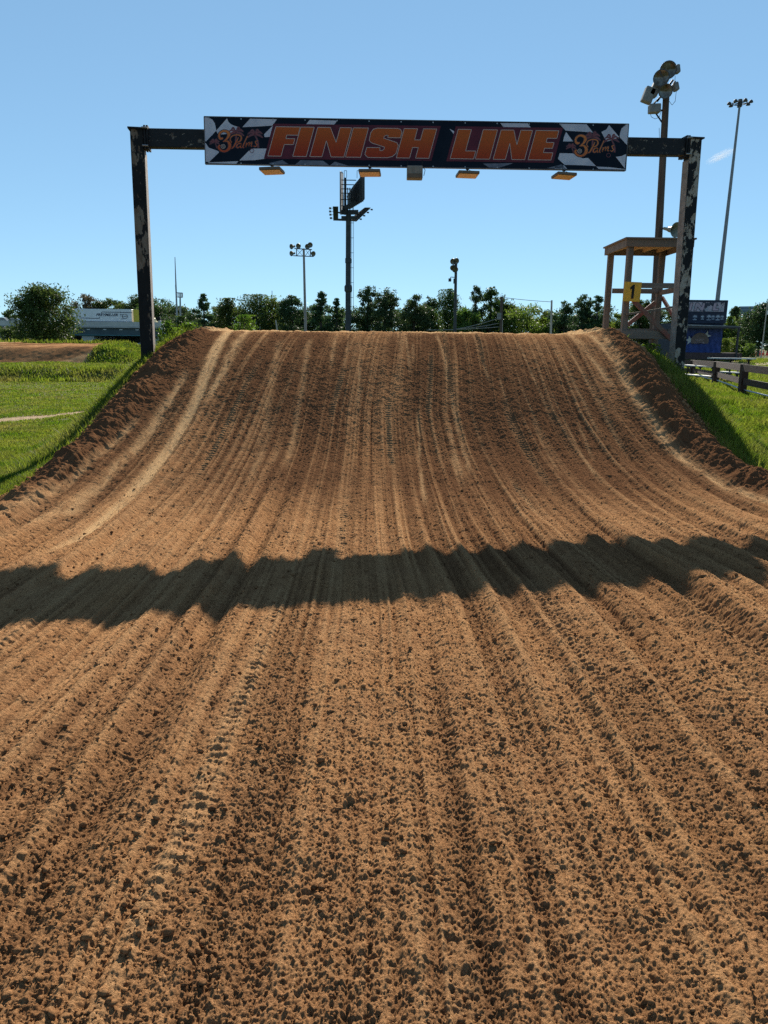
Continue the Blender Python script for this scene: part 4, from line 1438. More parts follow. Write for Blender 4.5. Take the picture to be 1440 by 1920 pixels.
# ------------------------------------------------------------------ masts, poles and wires
def simple_pole(name, label, a, c, Y, r0, r1, mt, base_z=.65):
    p, q_ = P(*a, Y), P(*c, Y)
    t = thing(name, label, 'pole', tuple(p))
    b = MB(); b.cyl(p, q_, r0, r1, 8); b.build('shaft', mt, t)
    return t
M_PALE = pmat('pale_wood_pole', (.30, .28, .25), (.38, .35, .31), 6)
def q4(px, py): return P(px, py, 70)
t = thing('antenna_mast', 'thin grey antenna mast with a boxy frame halfway up, right of the left gantry post', 'antenna', tuple(q4(334, 620)))
b = MB(); b.cyl(q4(333, 620), q4(330, 540), .10, .07, 8); b.cyl(q4(330, 540), q4(328, 482), .07, .03, 8)
b.build('mast', M_STEEL, t)
b = MB(); b.cyl(q4(339, 620), q4(337.5, 549), .09, .07, 8)
b.build('side_post', M_STEEL, t)
b = MB()
b.beam(q4(332, 549), q4(342, 549.5), .08, .1); b.beam(q4(333, 557), q4(341.5, 557.5), .08, .1)
b.beam(q4(341.5, 549), q4(341.5, 558), .12, .1); b.beam(q4(334, 549), q4(334, 557), .06, .1); b.beam(q4(329.5, 535), q4(331, 562), .1, .12)
b.build('antenna_frame', M_STEEL, t)
def q5(px, py): return P(px, py, 36)
t = thing('leaning_pipe', 'white pipe leaning over with a dark cap, right of the left gantry post', 'pipe', tuple(q5(319, 645)))
b = MB(); b.cyl(q5(319, 645), q5(298, 600), .085, .075, 10); b.build('pipe', pmat('white_pipe', (.42, .42, .40), (.5, .5, .48), 8), t)
b = MB(); b.cyl(q5(298.4, 601), q5(295.5, 595), .10, .12, 10); b.build('cap', M_BLACK, t)
simple_pole('guy_stub_pole', 'short pale pole leaning left of the track light pole', (521, 628), (517, 600), 60, .06, .05, M_PALE)
simple_pole('thin_antenna', 'hair-thin antenna above the trees left of the track light pole', (511, 600), (510, 545), 120, .07, .04, M_DARKSTEEL)
simple_pole('bare_pale_pole', 'bare pale pole with a small cap right of the yellow-green tree', (1032.5, 632), (1034.5, 563), 60, .09, .07, M_PALE)
def q6(px, py): return P(px, py, 62)
t = thing('utility_pole', 'short utility pole with a transformer box in front of the tree line', 'utility pole', tuple(q6(939, 632)))
b = MB(); b.cyl(q6(939, 632), q6(940.5, 556), .12, .10, 8); b.build('shaft', M_POLEWOOD, t)
b = MB(); b.box(q6(936, 593), (.3, .3, .5)); b.build('transformer', M_BALLAST, t)
b = MB(); b.cyl(q6(941.5, 632), q6(941.5, 600), .05, .05, 8); b.build('conduit', M_PALE, t)
wt_ = thing('overhead_wires', 'thin service wires sagging from the utility pole down to the left', 'wires', tuple(q6(936, 597)))
for a, c, sag in (((934, 597), (845, 619), 2), ((935, 606), (850, 617), 2), ((935, 613), (800, 619), 1.5), ((938, 557), (1034, 566), 1)):
    pts = [q6(a[0] + (c[0] - a[0]) * f_, a[1] + (c[1] - a[1]) * f_ + sag * 4 * f_ * (1 - f_)) for f_ in np.linspace(0, 1, 7)]
    b = MB(); b.tube(pts, .022, 5); b.build('wire', M_STEEL, wt_)

# ------------------------------------------------------------------ overpass and traffic
Yo = 176.0
def qo(px, py, dy=0): return P(px, py, Yo + dy)
xa, xb = qo(-70, 610).x, qo(335, 610).x
z_par = qo(100, 602).z
M_CONC = pmat('bridge_concrete', (.42, .42, .39), (.52, .50, .46), .5, c3=(.36, .36, .34), s3=.15)
M_TEAL = pmat('teal_girder_paint', (.05, .17, .18), (.07, .2, .21), .8, rough=.5)
t = thing('highway_overpass', 'grey concrete highway overpass with teal girders crossing behind the left field', 'overpass', (xa, Yo, 0))
def slab(name, z0, z1, dy0, dy1, mt, xx0=xa, xx1=xb, parent=t):
    b = MB(); b.box(((xx0 + xx1) / 2, Yo + (dy0 + dy1) / 2, (z0 + z1) / 2), (xx1 - xx0, dy1 - dy0, z1 - z0)); return b.build(name, mt, parent)
slab('parapet', z_par - 1.0, z_par, 0, .3, M_CONC)
slab('parapet', z_par - 1.0, z_par, 15.7, 16, M_CONC)
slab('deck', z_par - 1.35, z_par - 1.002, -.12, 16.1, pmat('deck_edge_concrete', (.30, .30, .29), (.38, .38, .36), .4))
z_deck = z_par - 1.0
for dy in (.5, 5, 10, 15):
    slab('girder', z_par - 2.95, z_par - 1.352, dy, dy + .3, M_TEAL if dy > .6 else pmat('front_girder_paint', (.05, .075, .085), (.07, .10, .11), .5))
slab('girder_flange', z_par - 3.1, z_par - 2.952, .25, .95, M_TEAL)
for px in (12, 160, 330):
    x_ = qo(px, 630).x
    b = MB(); b.prism([Vector((x_ - 1.2, Yo + 1.0, z_par - 3.25)), Vector((x_ + 1.6, Yo + 1.0, z_par - 3.25)), Vector((x_ + 1.6, Yo + 1.0, z_par - 3.9)), Vector((x_ + .45, Yo + 1.0, z_par - 4.7)), Vector((x_ - .45, Yo + 1.0, z_par - 4.7)), Vector((x_ - 1.2, Yo + 1.0, z_par - 3.9))], (0, 14, 0))
    pr = b.build('pier_cap', M_CONC, t)
    for dy in (2.5, 8, 13):
        b = MB(); b.cyl((x_, Yo + dy, .3), (x_, Yo + dy, z_par - 4.6), .5, n=14); b.build('pier_column', M_CONC, pr)
for k in range(9):
    x_ = qo(12 + k * 30.5, 615).x
    b = MB(); b.box((x_, Yo - .13 + .5, z_par - 1.75), (.75, .06, .18)); b.build('reflector', pmat('white_reflector', (.6, .62, .62)) if k == 0 else bpy.data.materials['white_reflector'], t)
b = MB(); b.prism([Vector((qo(238, 640).x, Yo + 1, .6)), Vector((xb + 1, Yo + 1, .6)), Vector((xb + 1, Yo + 1, z_par - 3.2)), Vector((qo(300, 640).x, Yo + 1, z_par - 3.2))], (0, 14, 0))
b.build('abutment_slope', M_CONC, t)
slab('added_shade_sheet', .3, z_par - 1.36, 16.2, 17.0, pmat('under_deck_shade', (.10, .11, .11), (.14, .15, .14), .3))  # added dark sheet hiding the sky; shade under the deck is in its colour
M_WHITE = pmat('white_vehicle_paint', (.62, .63, .64), (.68, .69, .7), 1, rough=.35)
M_CARW = pmat('silver_car_paint', (.45, .47, .5), rough=.3)
M_CARD = pmat('dark_car_paint', (.04, .05, .065), rough=.3)
M_VGLASS = pmat('vehicle_glass', (.02, .03, .035), rough=.1, spec=.8)
M_TYRE = pmat('tyre_rubber', (.02, .02, .02), rough=.8)
M_CABY = pmat('yellow_cab_paint', (.62, .46, .04), (.56, .42, .04), 1, rough=.35)
Yc = Yo + 2.5
def wheels(parent, xs, r=.34, z=None, y0=Yc - 1.0, y1=Yc + 1.0):
    for x_ in xs:
        for y_ in (y0, y1):
            b = MB(); b.cyl((x_, y_ - .12, z_deck + r), (x_, y_ + .12, z_deck + r), r, n=14); wv = b.build('wheel', M_TYRE, parent)
            b = MB(); b.cyl((x_, y_ - .135, z_deck + r), (x_, y_ + .135, z_deck + r), r * .55, n=12); b.build('rim', M_STEEL, wv)
def car(px, mt, label, roof):
    x_ = P(px, 600, Yc).x
    t = thing('parked_car' if False else 'car', label, 'car', (x_, Yc, z_deck), 'cars on the overpass')
    pr = [(-2.3, .35), (2.25, .35), (2.3, .75), (1.9, .92), (1.0, 1.0), (-2.1, 1.05), (-2.3, .8)]
    b = MB(); b.prism([Vector((x_ + a, Yc - .88, z_deck + z)) for a, z in pr], (0, 1.76, 0)); b.build('body', mt, t, bevel=.04)
    b = MB(); b.prism([Vector((x_ + a, Yc - .74, z_deck + z)) for a, z in [(-1.7, 1.03), (1.15, .99), (.35, roof - .05), (-1.1, roof - .05)]], (0, 1.48, 0)); b.build('window_glass', M_VGLASS, t)
    b = MB(); b.prism([Vector((x_ + a, Yc - .72, z_deck + z)) for a, z in [(-1.12, roof - .05), (.38, roof - .05), (.2, roof), (-.95, roof)]], (0, 1.44, 0)); b.build('roof', mt, t)
    wheels(t, (x_ - 1.4, x_ + 1.4), y0=Yc - .8, y1=Yc + .8)
car(7, M_CARW, 'silver car on the overpass at the left edge of the picture', 1.75)
car(31, M_WHITE, 'white low car on the overpass just left of the big dark tree', 1.6)
xt0, xt1 = P(121, 590, Yc).x, P(250, 590, Yc).x
zt0, zt1 = z_deck + 1.05, P(200, 579.8, Yc).z + 0
t = thing('lorry_trailer_truck', 'yellow-cabbed lorry with a long white lettered trailer driving over the overpass', 'truck', (xt1, Yc, z_deck))
b = MB(); b.box(((xt0 + xt1) / 2, Yc, (zt0 + zt1) / 2), (xt1 - xt0, 2.5, zt1 - zt0)); tr_ = b.build('trailer_box', M_WHITE, t, bevel=.04)
M_NAVY = pmat('navy_lettering', (.015, .02, .05), rough=.5)
yf = Yc - 1.262
txt = flat_text('lettering', 'FREYMILLER', .80, (P(200, 590.5, Yc - 1.25).x, yf, P(200, 590.5, Yc - 1.25).z), M_NAVY, tr_, shear=.4, sx=1.18, bold=.025)
b = MB()
def L_(a, c, w_=.14): b.beam(Vector((P(a[0], a[1], yf).x, yf, P(a[0], a[1], yf).z)), Vector((P(c[0], c[1], yf).x, yf, P(c[0], c[1], yf).z)), w_, .01)
L_((191, 585), (248, 586)); L_((191, 585), (190, 587.5)); L_((187.3, 594), (186, 597)); L_((186, 597), (150, 596.2)); L_((122, 602), (249, 603.5), .1)
b.build('stripe', M_NAVY, tr_)
b = MB()
cc = P(233, 593, yf)
ringp = [cc + Vector((math.cos(a) * .62 + .15, -.004, math.sin(a) * .5)) for a in np.linspace(0, 2 * math.pi, 15)]
b.tube(ringp, .055, 5)
b.beam(cc + Vector((-.95, 0, .42)), cc + Vector((-.35, 0, .42)), .1, .01); b.beam(cc + Vector((-.95, 0, .42)), cc + Vector((-.85, 0, .02)), .1, .01)
b.beam(cc + Vector((-.85, 0, .05)), cc + Vector((-.4, 0, .05)), .1, .01); b.beam(cc + Vector((-.8, 0, -.6)), cc + Vector((-.3, 0, -.62)), .1, .01); b.beam(cc + Vector((-.42, 0, .05)), cc + Vector((-.32, 0, -.6)), .1, .01)
b.beam(cc + Vector((-.25, 0, -.02)), cc + Vector((.6, 0, .05)), .14, .01)
b.build('round_emblem', M_NAVY, tr_)
xs_ = P(253, 590, Yc).x
b = MB(); b.prism([Vector((xs_ + a, Yc - 1.2, z_deck + z)) for a, z in [(0, .9), (2.3, .9), (2.3, 3.0), (2.0, 3.75), (.1, 3.9), (0, 3.7)]], (0, 2.4, 0)); cab = b.build('sleeper_cab', M_CABY, t, bevel=.05)
b = MB(); b.prism([Vector((xs_ + a, Yc - 1.15, z_deck + z)) for a, z in [(2.3, .8), (5.2, .8), (5.25, 1.7), (4.4, 2.05), (3.5, 2.2), (2.75, 3.0), (2.3, 3.1)]], (0, 2.3, 0)); b.build('bonnet', pmat('cream_bonnet', (.62, .56, .36)), t, bevel=.05)
b = MB(); b.prism([Vector((xs_ + a, Yc - 1.21, z_deck + z)) for a, z in [(1.45, 2.15), (2.25, 2.1), (2.2, 2.9), (1.45, 2.95)]], (0, .02, 0)); b.build('side_window', M_VGLASS, cab)
wheels(t, (xs_ + 4.3, xs_ + .8, xt0 + 1.2, xt0 + 2.5), r=.5)

# ------------------------------------------------------------------ kiosk, fence, stands, cones
Yk = 60.0
def qk(px, py, dy=0): return P(px, py, Yk + dy)
kz = .72
xk0, xk1 = qk(1262, 620).x, qk(1357, 620).x
t = thing('scoring_kiosk', 'small dark kiosk with worn palm sign on top and blue banner under its canopy', 'kiosk', (xk0, Yk, kz))
M_NAVYW = pmat('navy_kiosk_wall', (.012, .018, .035), (.02, .028, .05), 3)
z612, z606, z563, z660 = qk(1320, 613).z, qk(1320, 606).z, qk(1320, 562.5).z, qk(1320, 661).z
b = MB(); b.box(((xk0 + xk1) / 2, Yk + 1.6, (kz + z606) / 2), (xk1 - xk0, 3.0, z606 - kz)); b.build('wall', M_NAVYW, t)
b = MB(); b.box(((xk0 + xk1) / 2 + .02, Yk + .02, (z606 + z563) / 2), (xk1 - xk0 + .12, .14, z563 - z606)); sb = b.build('sign_board', M_NAVYW, t)
M_WORN = peeling('worn_pink_sign_print', (.030, .035, .05), (.36, .31, .36), (.24, .27, .31), .06, 2.2, (1, 1, 1))
b = MB(); p0, p1 = qk(1264, 566, -.06), qk(1357, 584.5, -.06)
b.box(((p0.x + p1.x) / 2, Yk - .062, (p0.z + p1.z) / 2), (p1.x - p0.x, .01, p0.z - p1.z)); b.build('worn_print', M_WORN, sb)
M_PINKL = pmat('faded_pink_letter', (.34, .27, .33), (.28, .24, .28), 3)
M_GHOST = pmat('faded_white_print', (.30, .34, .40), (.18, .21, .26), 2)
ksx = [('F', 1272, 14), ('I', 1290, 5), ('N', 1300, 18), ('L', 1334, 12)]
for ch, x_, w_ in ksx:
    st = 5.0
    poly = {'F': [(0, 0), (st, 0), (st, .4), (w_ - 2, .4), (w_ - 2, .62), (st, .62), (st, .76), (w_, .76), (w_, 1), (0, 1)],
            'I': [(0, 0), (w_, 0), (w_, 1), (0, 1)],
            'N': [(0, 0), (st, 0), (st, .5), (w_ - st, 0), (w_, 0), (w_, 1), (w_ - st, 1), (w_ - st, .5), (st, 1), (0, 1)],
            'L': [(0, 0), (w_, 0), (w_, .3), (st + 1, .3), (st + 1, 1), (0, 1)]}[ch]
    b = MB()
    pts = []
    for a, v in poly:
        p_ = qk(x_ + a + 4 * v, 582.5 - 14.5 * v)
        pts.append(Vector((p_.x, Yk - .068, p_.z)))
    b.prism(pts, (0, -.006, 0))
    o = b.build('letter', M_PINKL, sb)
    b = MB()
    for i in range(len(pts)):
        b.beam(pts[i] + Vector((0, -.01, 0)), pts[(i + 1) % len(pts)] + Vector((0, -.01, 0)), .03, .008)
    b.build('outline', M_NAVYW, o)
for x_, sc in ((1271, 1), (1287, .7), (1303, .9), (1317, .7), (1329, 1), (1337, .7), (1346, 1), (1354, .7)):
    b = MB()
    c = qk(x_, 595, -.065)
    for a in (20, 65, 115, 160, 200, -20):
        e = c + Vector((math.cos(R(a)) * .19 * sc, -.002, math.sin(R(a)) * .16 * sc + .05))
        b.beam(c + Vector((0, 0, .05)), e, .055, .01)
    b.beam(c + Vector((0, 0, .05)), c + Vector((.01, 0, -.17 * sc)), .05, .012)
    b.beam(c + Vector((-.16 * sc, 0, -.19 * sc)), c + Vector((.16 * sc, 0, -.19 * sc)), .07, .012)
    b.build('palm_print', M_GHOST, sb)
# canopy
M_ROOFM = pmat('canopy_metal', (.20, .23, .25), (.28, .31, .33), 3, rough=.5)
xr_ = qk(1386, 614, -1.2).x
b = MB(); b.box(((xk0 + xr_) / 2, Yk - .3, z612 + .06), (xr_ - xk0, 2.4, .06), Matrix.Rotation(.02, 3, 'Y')); b.build('canopy', M_ROOFM, t)
b = MB(); b.box(((xk0 + xr_) / 2, Yk - 1.48, z612 - .05), (xr_ - xk0 - .1, .06, .16)); b.build('canopy_beam', M_DARKSTEEL, t)
for x_, dy in ((qk(1382, 640, -1.3).x, -1.4), (xk0 + .35, -1.4), (qk(1382, 640, .8).x, .8)):
    b = MB(); b.box((x_, Yk + dy, (kz + z612) / 2), (.11, .11, z612 - kz - .05)); b.build('canopy_post', M_DARKSTEEL, t)
M_BLUE = pmat('blue_banner_cloth', (.022, .045, .16), (.035, .07, .24), 2.5, rough=.7)
b = MB()
xs0, xs1 = qk(1276, 640, -.02).x, qk(1353, 640, -.02).x
nseg = 60
vs, fs = [], []
for i in range(nseg + 1):
    x_ = xs0 + (xs1 - xs0) * i / nseg
    for jz in range(13):
        fz = jz / 12
        vs.append((x_, Yk + .04 - .045 * (1 + math.sin(i * .8 + fz * 7)), z660 + (z612 - .08 - z660) * fz))
for i in range(nseg):
    for jz in range(12):
        a = i * 13 + jz
        fs.append((a, a + 13, a + 14, a + 1))
b.add(vs, fs); bn = b.build('blue_banner', M_BLUE, t, smooth=True)
def star(c, r, rot=0):
    return [c + Vector((math.cos(R(90 + rot + k * 36)) * (r if k % 2 == 0 else r * .42), 0, math.sin(R(90 + rot + k * 36)) * (r if k % 2 == 0 else r * .42))) for k in range(10)]
M_STARW = pmat('banner_star_white', (.40, .45, .47))
M_BROWNP = pmat('banner_brown_disc', (.11, .09, .085), (.15, .12, .11), 6)
for cpt, r, rt in ((qk(1293, 638, -.1), .36, 12), (qk(1324, 630, -.09), .42, -14)):
    b = MB(); b.prism(star(cpt, r, rt), (0, -.006, 0)); b.build('star_print', M_STARW, bn)
b = MB(); c = qk(1312, 640, -.12)
b.prism([c + Vector((math.cos(a) * .70, 0, math.sin(a) * .66)) for a in np.linspace(-.25, math.pi + .25, 16)], (0, -.006, 0)); b.build('disc_print', M_BROWNP, bn)
M_SCRIPT = pmat('disc_lettering', (.32, .26, .27), (.22, .17, .18), 5)
b = MB()
for k, dz in enumerate((.2, .12, -.02, -.09)):
    for i in range(6 - k % 2):
        b.box(c + Vector((-.32 + i * .12 + .03 * (k % 2), -.016, dz - .05)), (.07 if (i + k) % 3 else .1, .008, .055))
b.beam(c + Vector((-.4, -.016, -.15)), c + Vector((.4, -.016, -.13)), .06, .008)
b.build('disc_lettering', M_SCRIPT, bn)
b = MB(); b.box((qk(1318, 666, -.4).x, Yk - .5, (z660 + kz) / 2 + .05), (qk(1382, 666).x - xk0, 1.7, z660 - kz - .1)); b.build('porch_deck', pmat('dark_deck_boards', (.05, .03, .028), (.08, .05, .045), 8), t)

# plank fence
FP = [(1262, 704, 36.5), (1297, 706, 33.4), (1341, 716, 28.2), (1391, 735, 22.4), (1478, 758, 18.6)]
tops = [675, 675, 677.5, 682, 690]
t = thing('plank_fence', 'low brown two-rail plank fence running along the right side of the grass', 'fence', tuple(P(1391, 735, 22.4)))
pp = []
for (px, py, Y), tp in zip(FP, tops):
    a, c = P(px, py, Y), P(px, tp, Y)
    pp.append((a, c))
    b = MB(); b.box(Vector((a.x, Y, (a.z + c.z) / 2 - .15)), (.19, .19, c.z - a.z + .3)); b.build('post', M_BROWNWOOD, t, bevel=.01)
for (a0, c0), (a1, c1) in zip(pp[:-1], pp[1:]):
    for f_, hh in ((.86, .20), (.38, .18)):
        s0 = a0.lerp(c0, f_); s1 = a1.lerp(c1, f_)
        s0 = Vector((s0.x, a0.y - .12, s0.z)); s1 = Vector((s1.x, a1.y - .12, s1.z))
        b = MB(); b.beam(s0, s1, hh, .045, up=Vector((-(s1 - s0).y, (s1 - s0).x, 0)).normalized()[:]); b.build('rail', M_BROWNWOOD, t)
b = MB(); b.tube([Vector((a.x, a.y - .13, a.z + .07)) for a, c in pp], .022, 5); b.build('bottom_cable', M_STEEL, t)

# small stand of metal benches behind the fence
M_ALU = pmat('bench_aluminium', (.45, .45, .44), (.52, .52, .50), 9, rough=.4, metal=.3)
t = thing('bench_stand', 'aluminium plank benches on thin dark legs behind the plank fence', 'bleachers', tuple(P(1370, 718, 28.6)))
for (ax, ay, bx_, by_, Y0, Y1) in ((1333, 671.3, 1411, 672.6, 30.6, 28.6), (1286, 684.5, 1342, 688.5, 33.0, 31.8), (1340, 688.5, 1388, 690, 31.8, 30.8),
                                   (1276, 701, 1340, 706.5, 32.5, 30.8), (1352, 697, 1385, 699, 30.0, 29.4)):
    a, c = P(ax, ay, Y0), P(bx_, by_, Y1)
    b = MB(); b.beam(a, c, .36, .045, up=(0, 0, 1)); pk = b.build('seat_plank', M_ALU, t)
    for f_ in (.08, .5, .92):
        m_ = a.lerp(c, f_)
        gz_ = .42
        if m_.z - gz_ > .12:
            b = MB(); b.beam((m_.x, m_.y, gz_ - .15), (m_.x, m_.y, m_.z - .03), .05, .05); b.beam((m_.x - .02, m_.y - .2, m_.z - .05), (m_.x + .02, m_.y + .2, m_.z - .05), .05, .05)
            b.build('leg', M_BLACK, t)

# cones
M_CONE = pmat('pink_orange_cone', (.75, .10, .06), (.70, .08, .09), 2, rough=.5)
M_BAND = pmat('cone_band', (.62, .55, .5))
cl_ = ['leftmost orange-pink traffic cone on the far yard', 'second orange-pink cone from the left on the far yard', 'third orange-pink cone, overlapping the second', 'orange-pink cone just left of the flagpole foot', 'orange-pink cone just right of the flagpole foot', 'big pink cone at the right edge of the picture']
for k, (px, hh) in enumerate(((1412, .72), (1419, .8), (1422.5, .72), (1425.5, .66), (1431.5, .7), (1439, 1.05))):
    Y = 104 + k
    c = P(px, 660, Y); c.z = .70
    t = thing('traffic_cone', cl_[k], 'cone', tuple(c), 'cones on the far yard')
    b = MB(); b.box((c.x, Y, .725), (.5, .5, .05)); b.lathe(c + Vector((0, 0, .05)), (0, 0, 1), [(0, .21), (hh * .95, .06), (hh, .05), (hh, .001)], 12); b.build('body', M_CONE, t)
    b = MB(); b.lathe(c + Vector((0, 0, .05)), (0, 0, 1), [(hh * .55, .135), (hh * .72, .105)], 12); b.build('band', M_BAND, t)
t = thing('flagpole', 'thin pale pole with a small white flag at the right edge behind the cones', 'flagpole', tuple(P(1427, 672, 80)))
b = MB(); b.cyl(P(1426.5, 672, 80), P(1439.5, 566, 80), .07, .05, 8); b.build('pole', M_PALE, t)
b = MB(); b.box(P(1440, 586, 80), (.35, .03, .4)); b.build('flag', M_WHITE, t)
# far billboard
Yz = 190
t = thing('roadside_billboard', 'bluish roadside billboard with pale lines rising over the trees at the right', 'billboard', tuple(P(1408, 640, Yz)))
b = MB(); b.prism([P(1387, 574.5, Yz), P(1425, 574, Yz), P(1425, 591, Yz), P(1386, 592, Yz)], (0, .4, 0)); pn = b.build('panel', pmat('billboard_blue', (.05, .10, .14), (.08, .14, .19), .4), t)
for k in range(5):
    b = MB(); b.beam(P(1389, 577 + k * 3, Yz - .1), P(1416 + (k * 7 % 9), 576.8 + k * 3, Yz - .1), .16, .02); b.build('text_line', pmat('billboard_pale', (.22, .28, .36)) if k == 0 else bpy.data.materials['billboard_pale'], pn)
for px in (1396, 1416):
    b = MB(); b.cyl((P(px, 600, Yz).x, Yz + .3, .6), P(px, 590, Yz) + Vector((0, .3, 0)), .2, n=8); b.build('leg', M_DARKSTEEL, t)

# ------------------------------------------------------------------ dirt mound on the left field
def far_mound():
    xs = np.arange(-36, -12.5, .07); ys = np.arange(46.5, 58, .09)
    X, Y = np.meshgrid(xs, ys); x, y = X.ravel(), Y.ravel()
    b0 = base_h(x, y)
    endm = sstep((-14.6 - x) / 4.2)
    hgt = 1.12 * sstep((y - 47.6) / 3.2) * (1 - sstep((y - 54) / 3.5)) * endm
    z = b0 + hgt - .02 + .05 * sstep(hgt * 8) * fbm(x * 1.2, y * 1.2, 3, 3)
    gr = sstep((x + 19.1 + .4 * vn(x, y, 2)) / .5)
    u = x * .8 - y * 1.0
    tone = np.clip((vn(u * 2.2, y * .1, 3) + .0) * 2.4, 0, 1) * (1 - gr) * .8
    moist = np.clip(.5 + vn(u * 1.3, y * .2, 4), 0, 1)
    z = z + (1 - gr) * sstep(hgt * 8) * (.035 * vn(u * 2.2, y * .1, 3) + .03 * fbm(x * 5, y * 5, 5, 2))
    # skirts sink into the field
    edge = np.minimum(np.minimum(y - 46.5, 58 - y), np.minimum(x + 36, -12.5 - x))
    z = z - .15 * (1 - sstep(edge / .5)) + .015
    gr = np.maximum(gr, 1 - sstep((hgt - .03) / .08))
    nr, nx = X.shape
    i = np.arange(nr * nx).reshape(nr, nx)
    q_ = np.stack([i[:-1, :-1], i[:-1, 1:], i[1:, 1:], i[1:, :-1]], -1).reshape(-1, 4)
    o = add_mesh('terrain_mound', np_mesh('terrain_mound', np.stack([x, y, z], 1), q_, M_DIRT, True, {'tone': tone, 'moist': moist, 'grassy': gr}))
    tag(o, kind='structure')
far_mound()

# ------------------------------------------------------------------ grass
M_GRASS = leafmat('grass_blades', (.070, .112, .018), (.150, .160, .036), .5, 1.3, rough=.6)
def mound_h(x, y):
    endm = sstep((-14.6 - x) / 4.2)
    return 1.12 * sstep((y - 47.6) / 3.2) * (1 - sstep((y - 54) / 3.5)) * endm
def blades(x, y, h, wd, g):
    n = len(x)
    z = base_h(x, y) + mound_h(x, y) - .02
    an = g.random(n) * 2 * np.pi
    dx, dy = np.cos(an) * wd / 2, np.sin(an) * wd / 2
    la = g.random(n) * 2 * np.pi
    ln = h * (.15 + .55 * g.random(n))
    lx, ly = np.cos(la) * ln, np.sin(la) * ln
    p0 = np.stack([x - dx, y - dy, z], 1); p1 = np.stack([x + dx, y + dy, z], 1)
    m0 = np.stack([x - dx * .75 + lx * .35, y - dy * .75 + ly * .35, z + h * .6], 1)
    m1 = np.stack([x + dx * .75 + lx * .35, y + dy * .75 + ly * .35, z + h * .6], 1)
    tp0 = np.stack([x + lx - dx * .08, y + ly - dy * .08, z + h * (1 - .2 * ln / h)], 1)
    tp1 = np.stack([x + lx + dx * .08, y + ly + dy * .08, z + h * (1 - .2 * ln / h)], 1)
    v = np.stack([p0, p1, m1, m0, tp1, tp0], 1).reshape(-1, 3)
    k = np.arange(n)[:, None] * 6
    f = np.concatenate([k + np.array([[0, 1, 2, 3]]), k + np.array([[3, 2, 4, 5]])], 0)
    return v, f
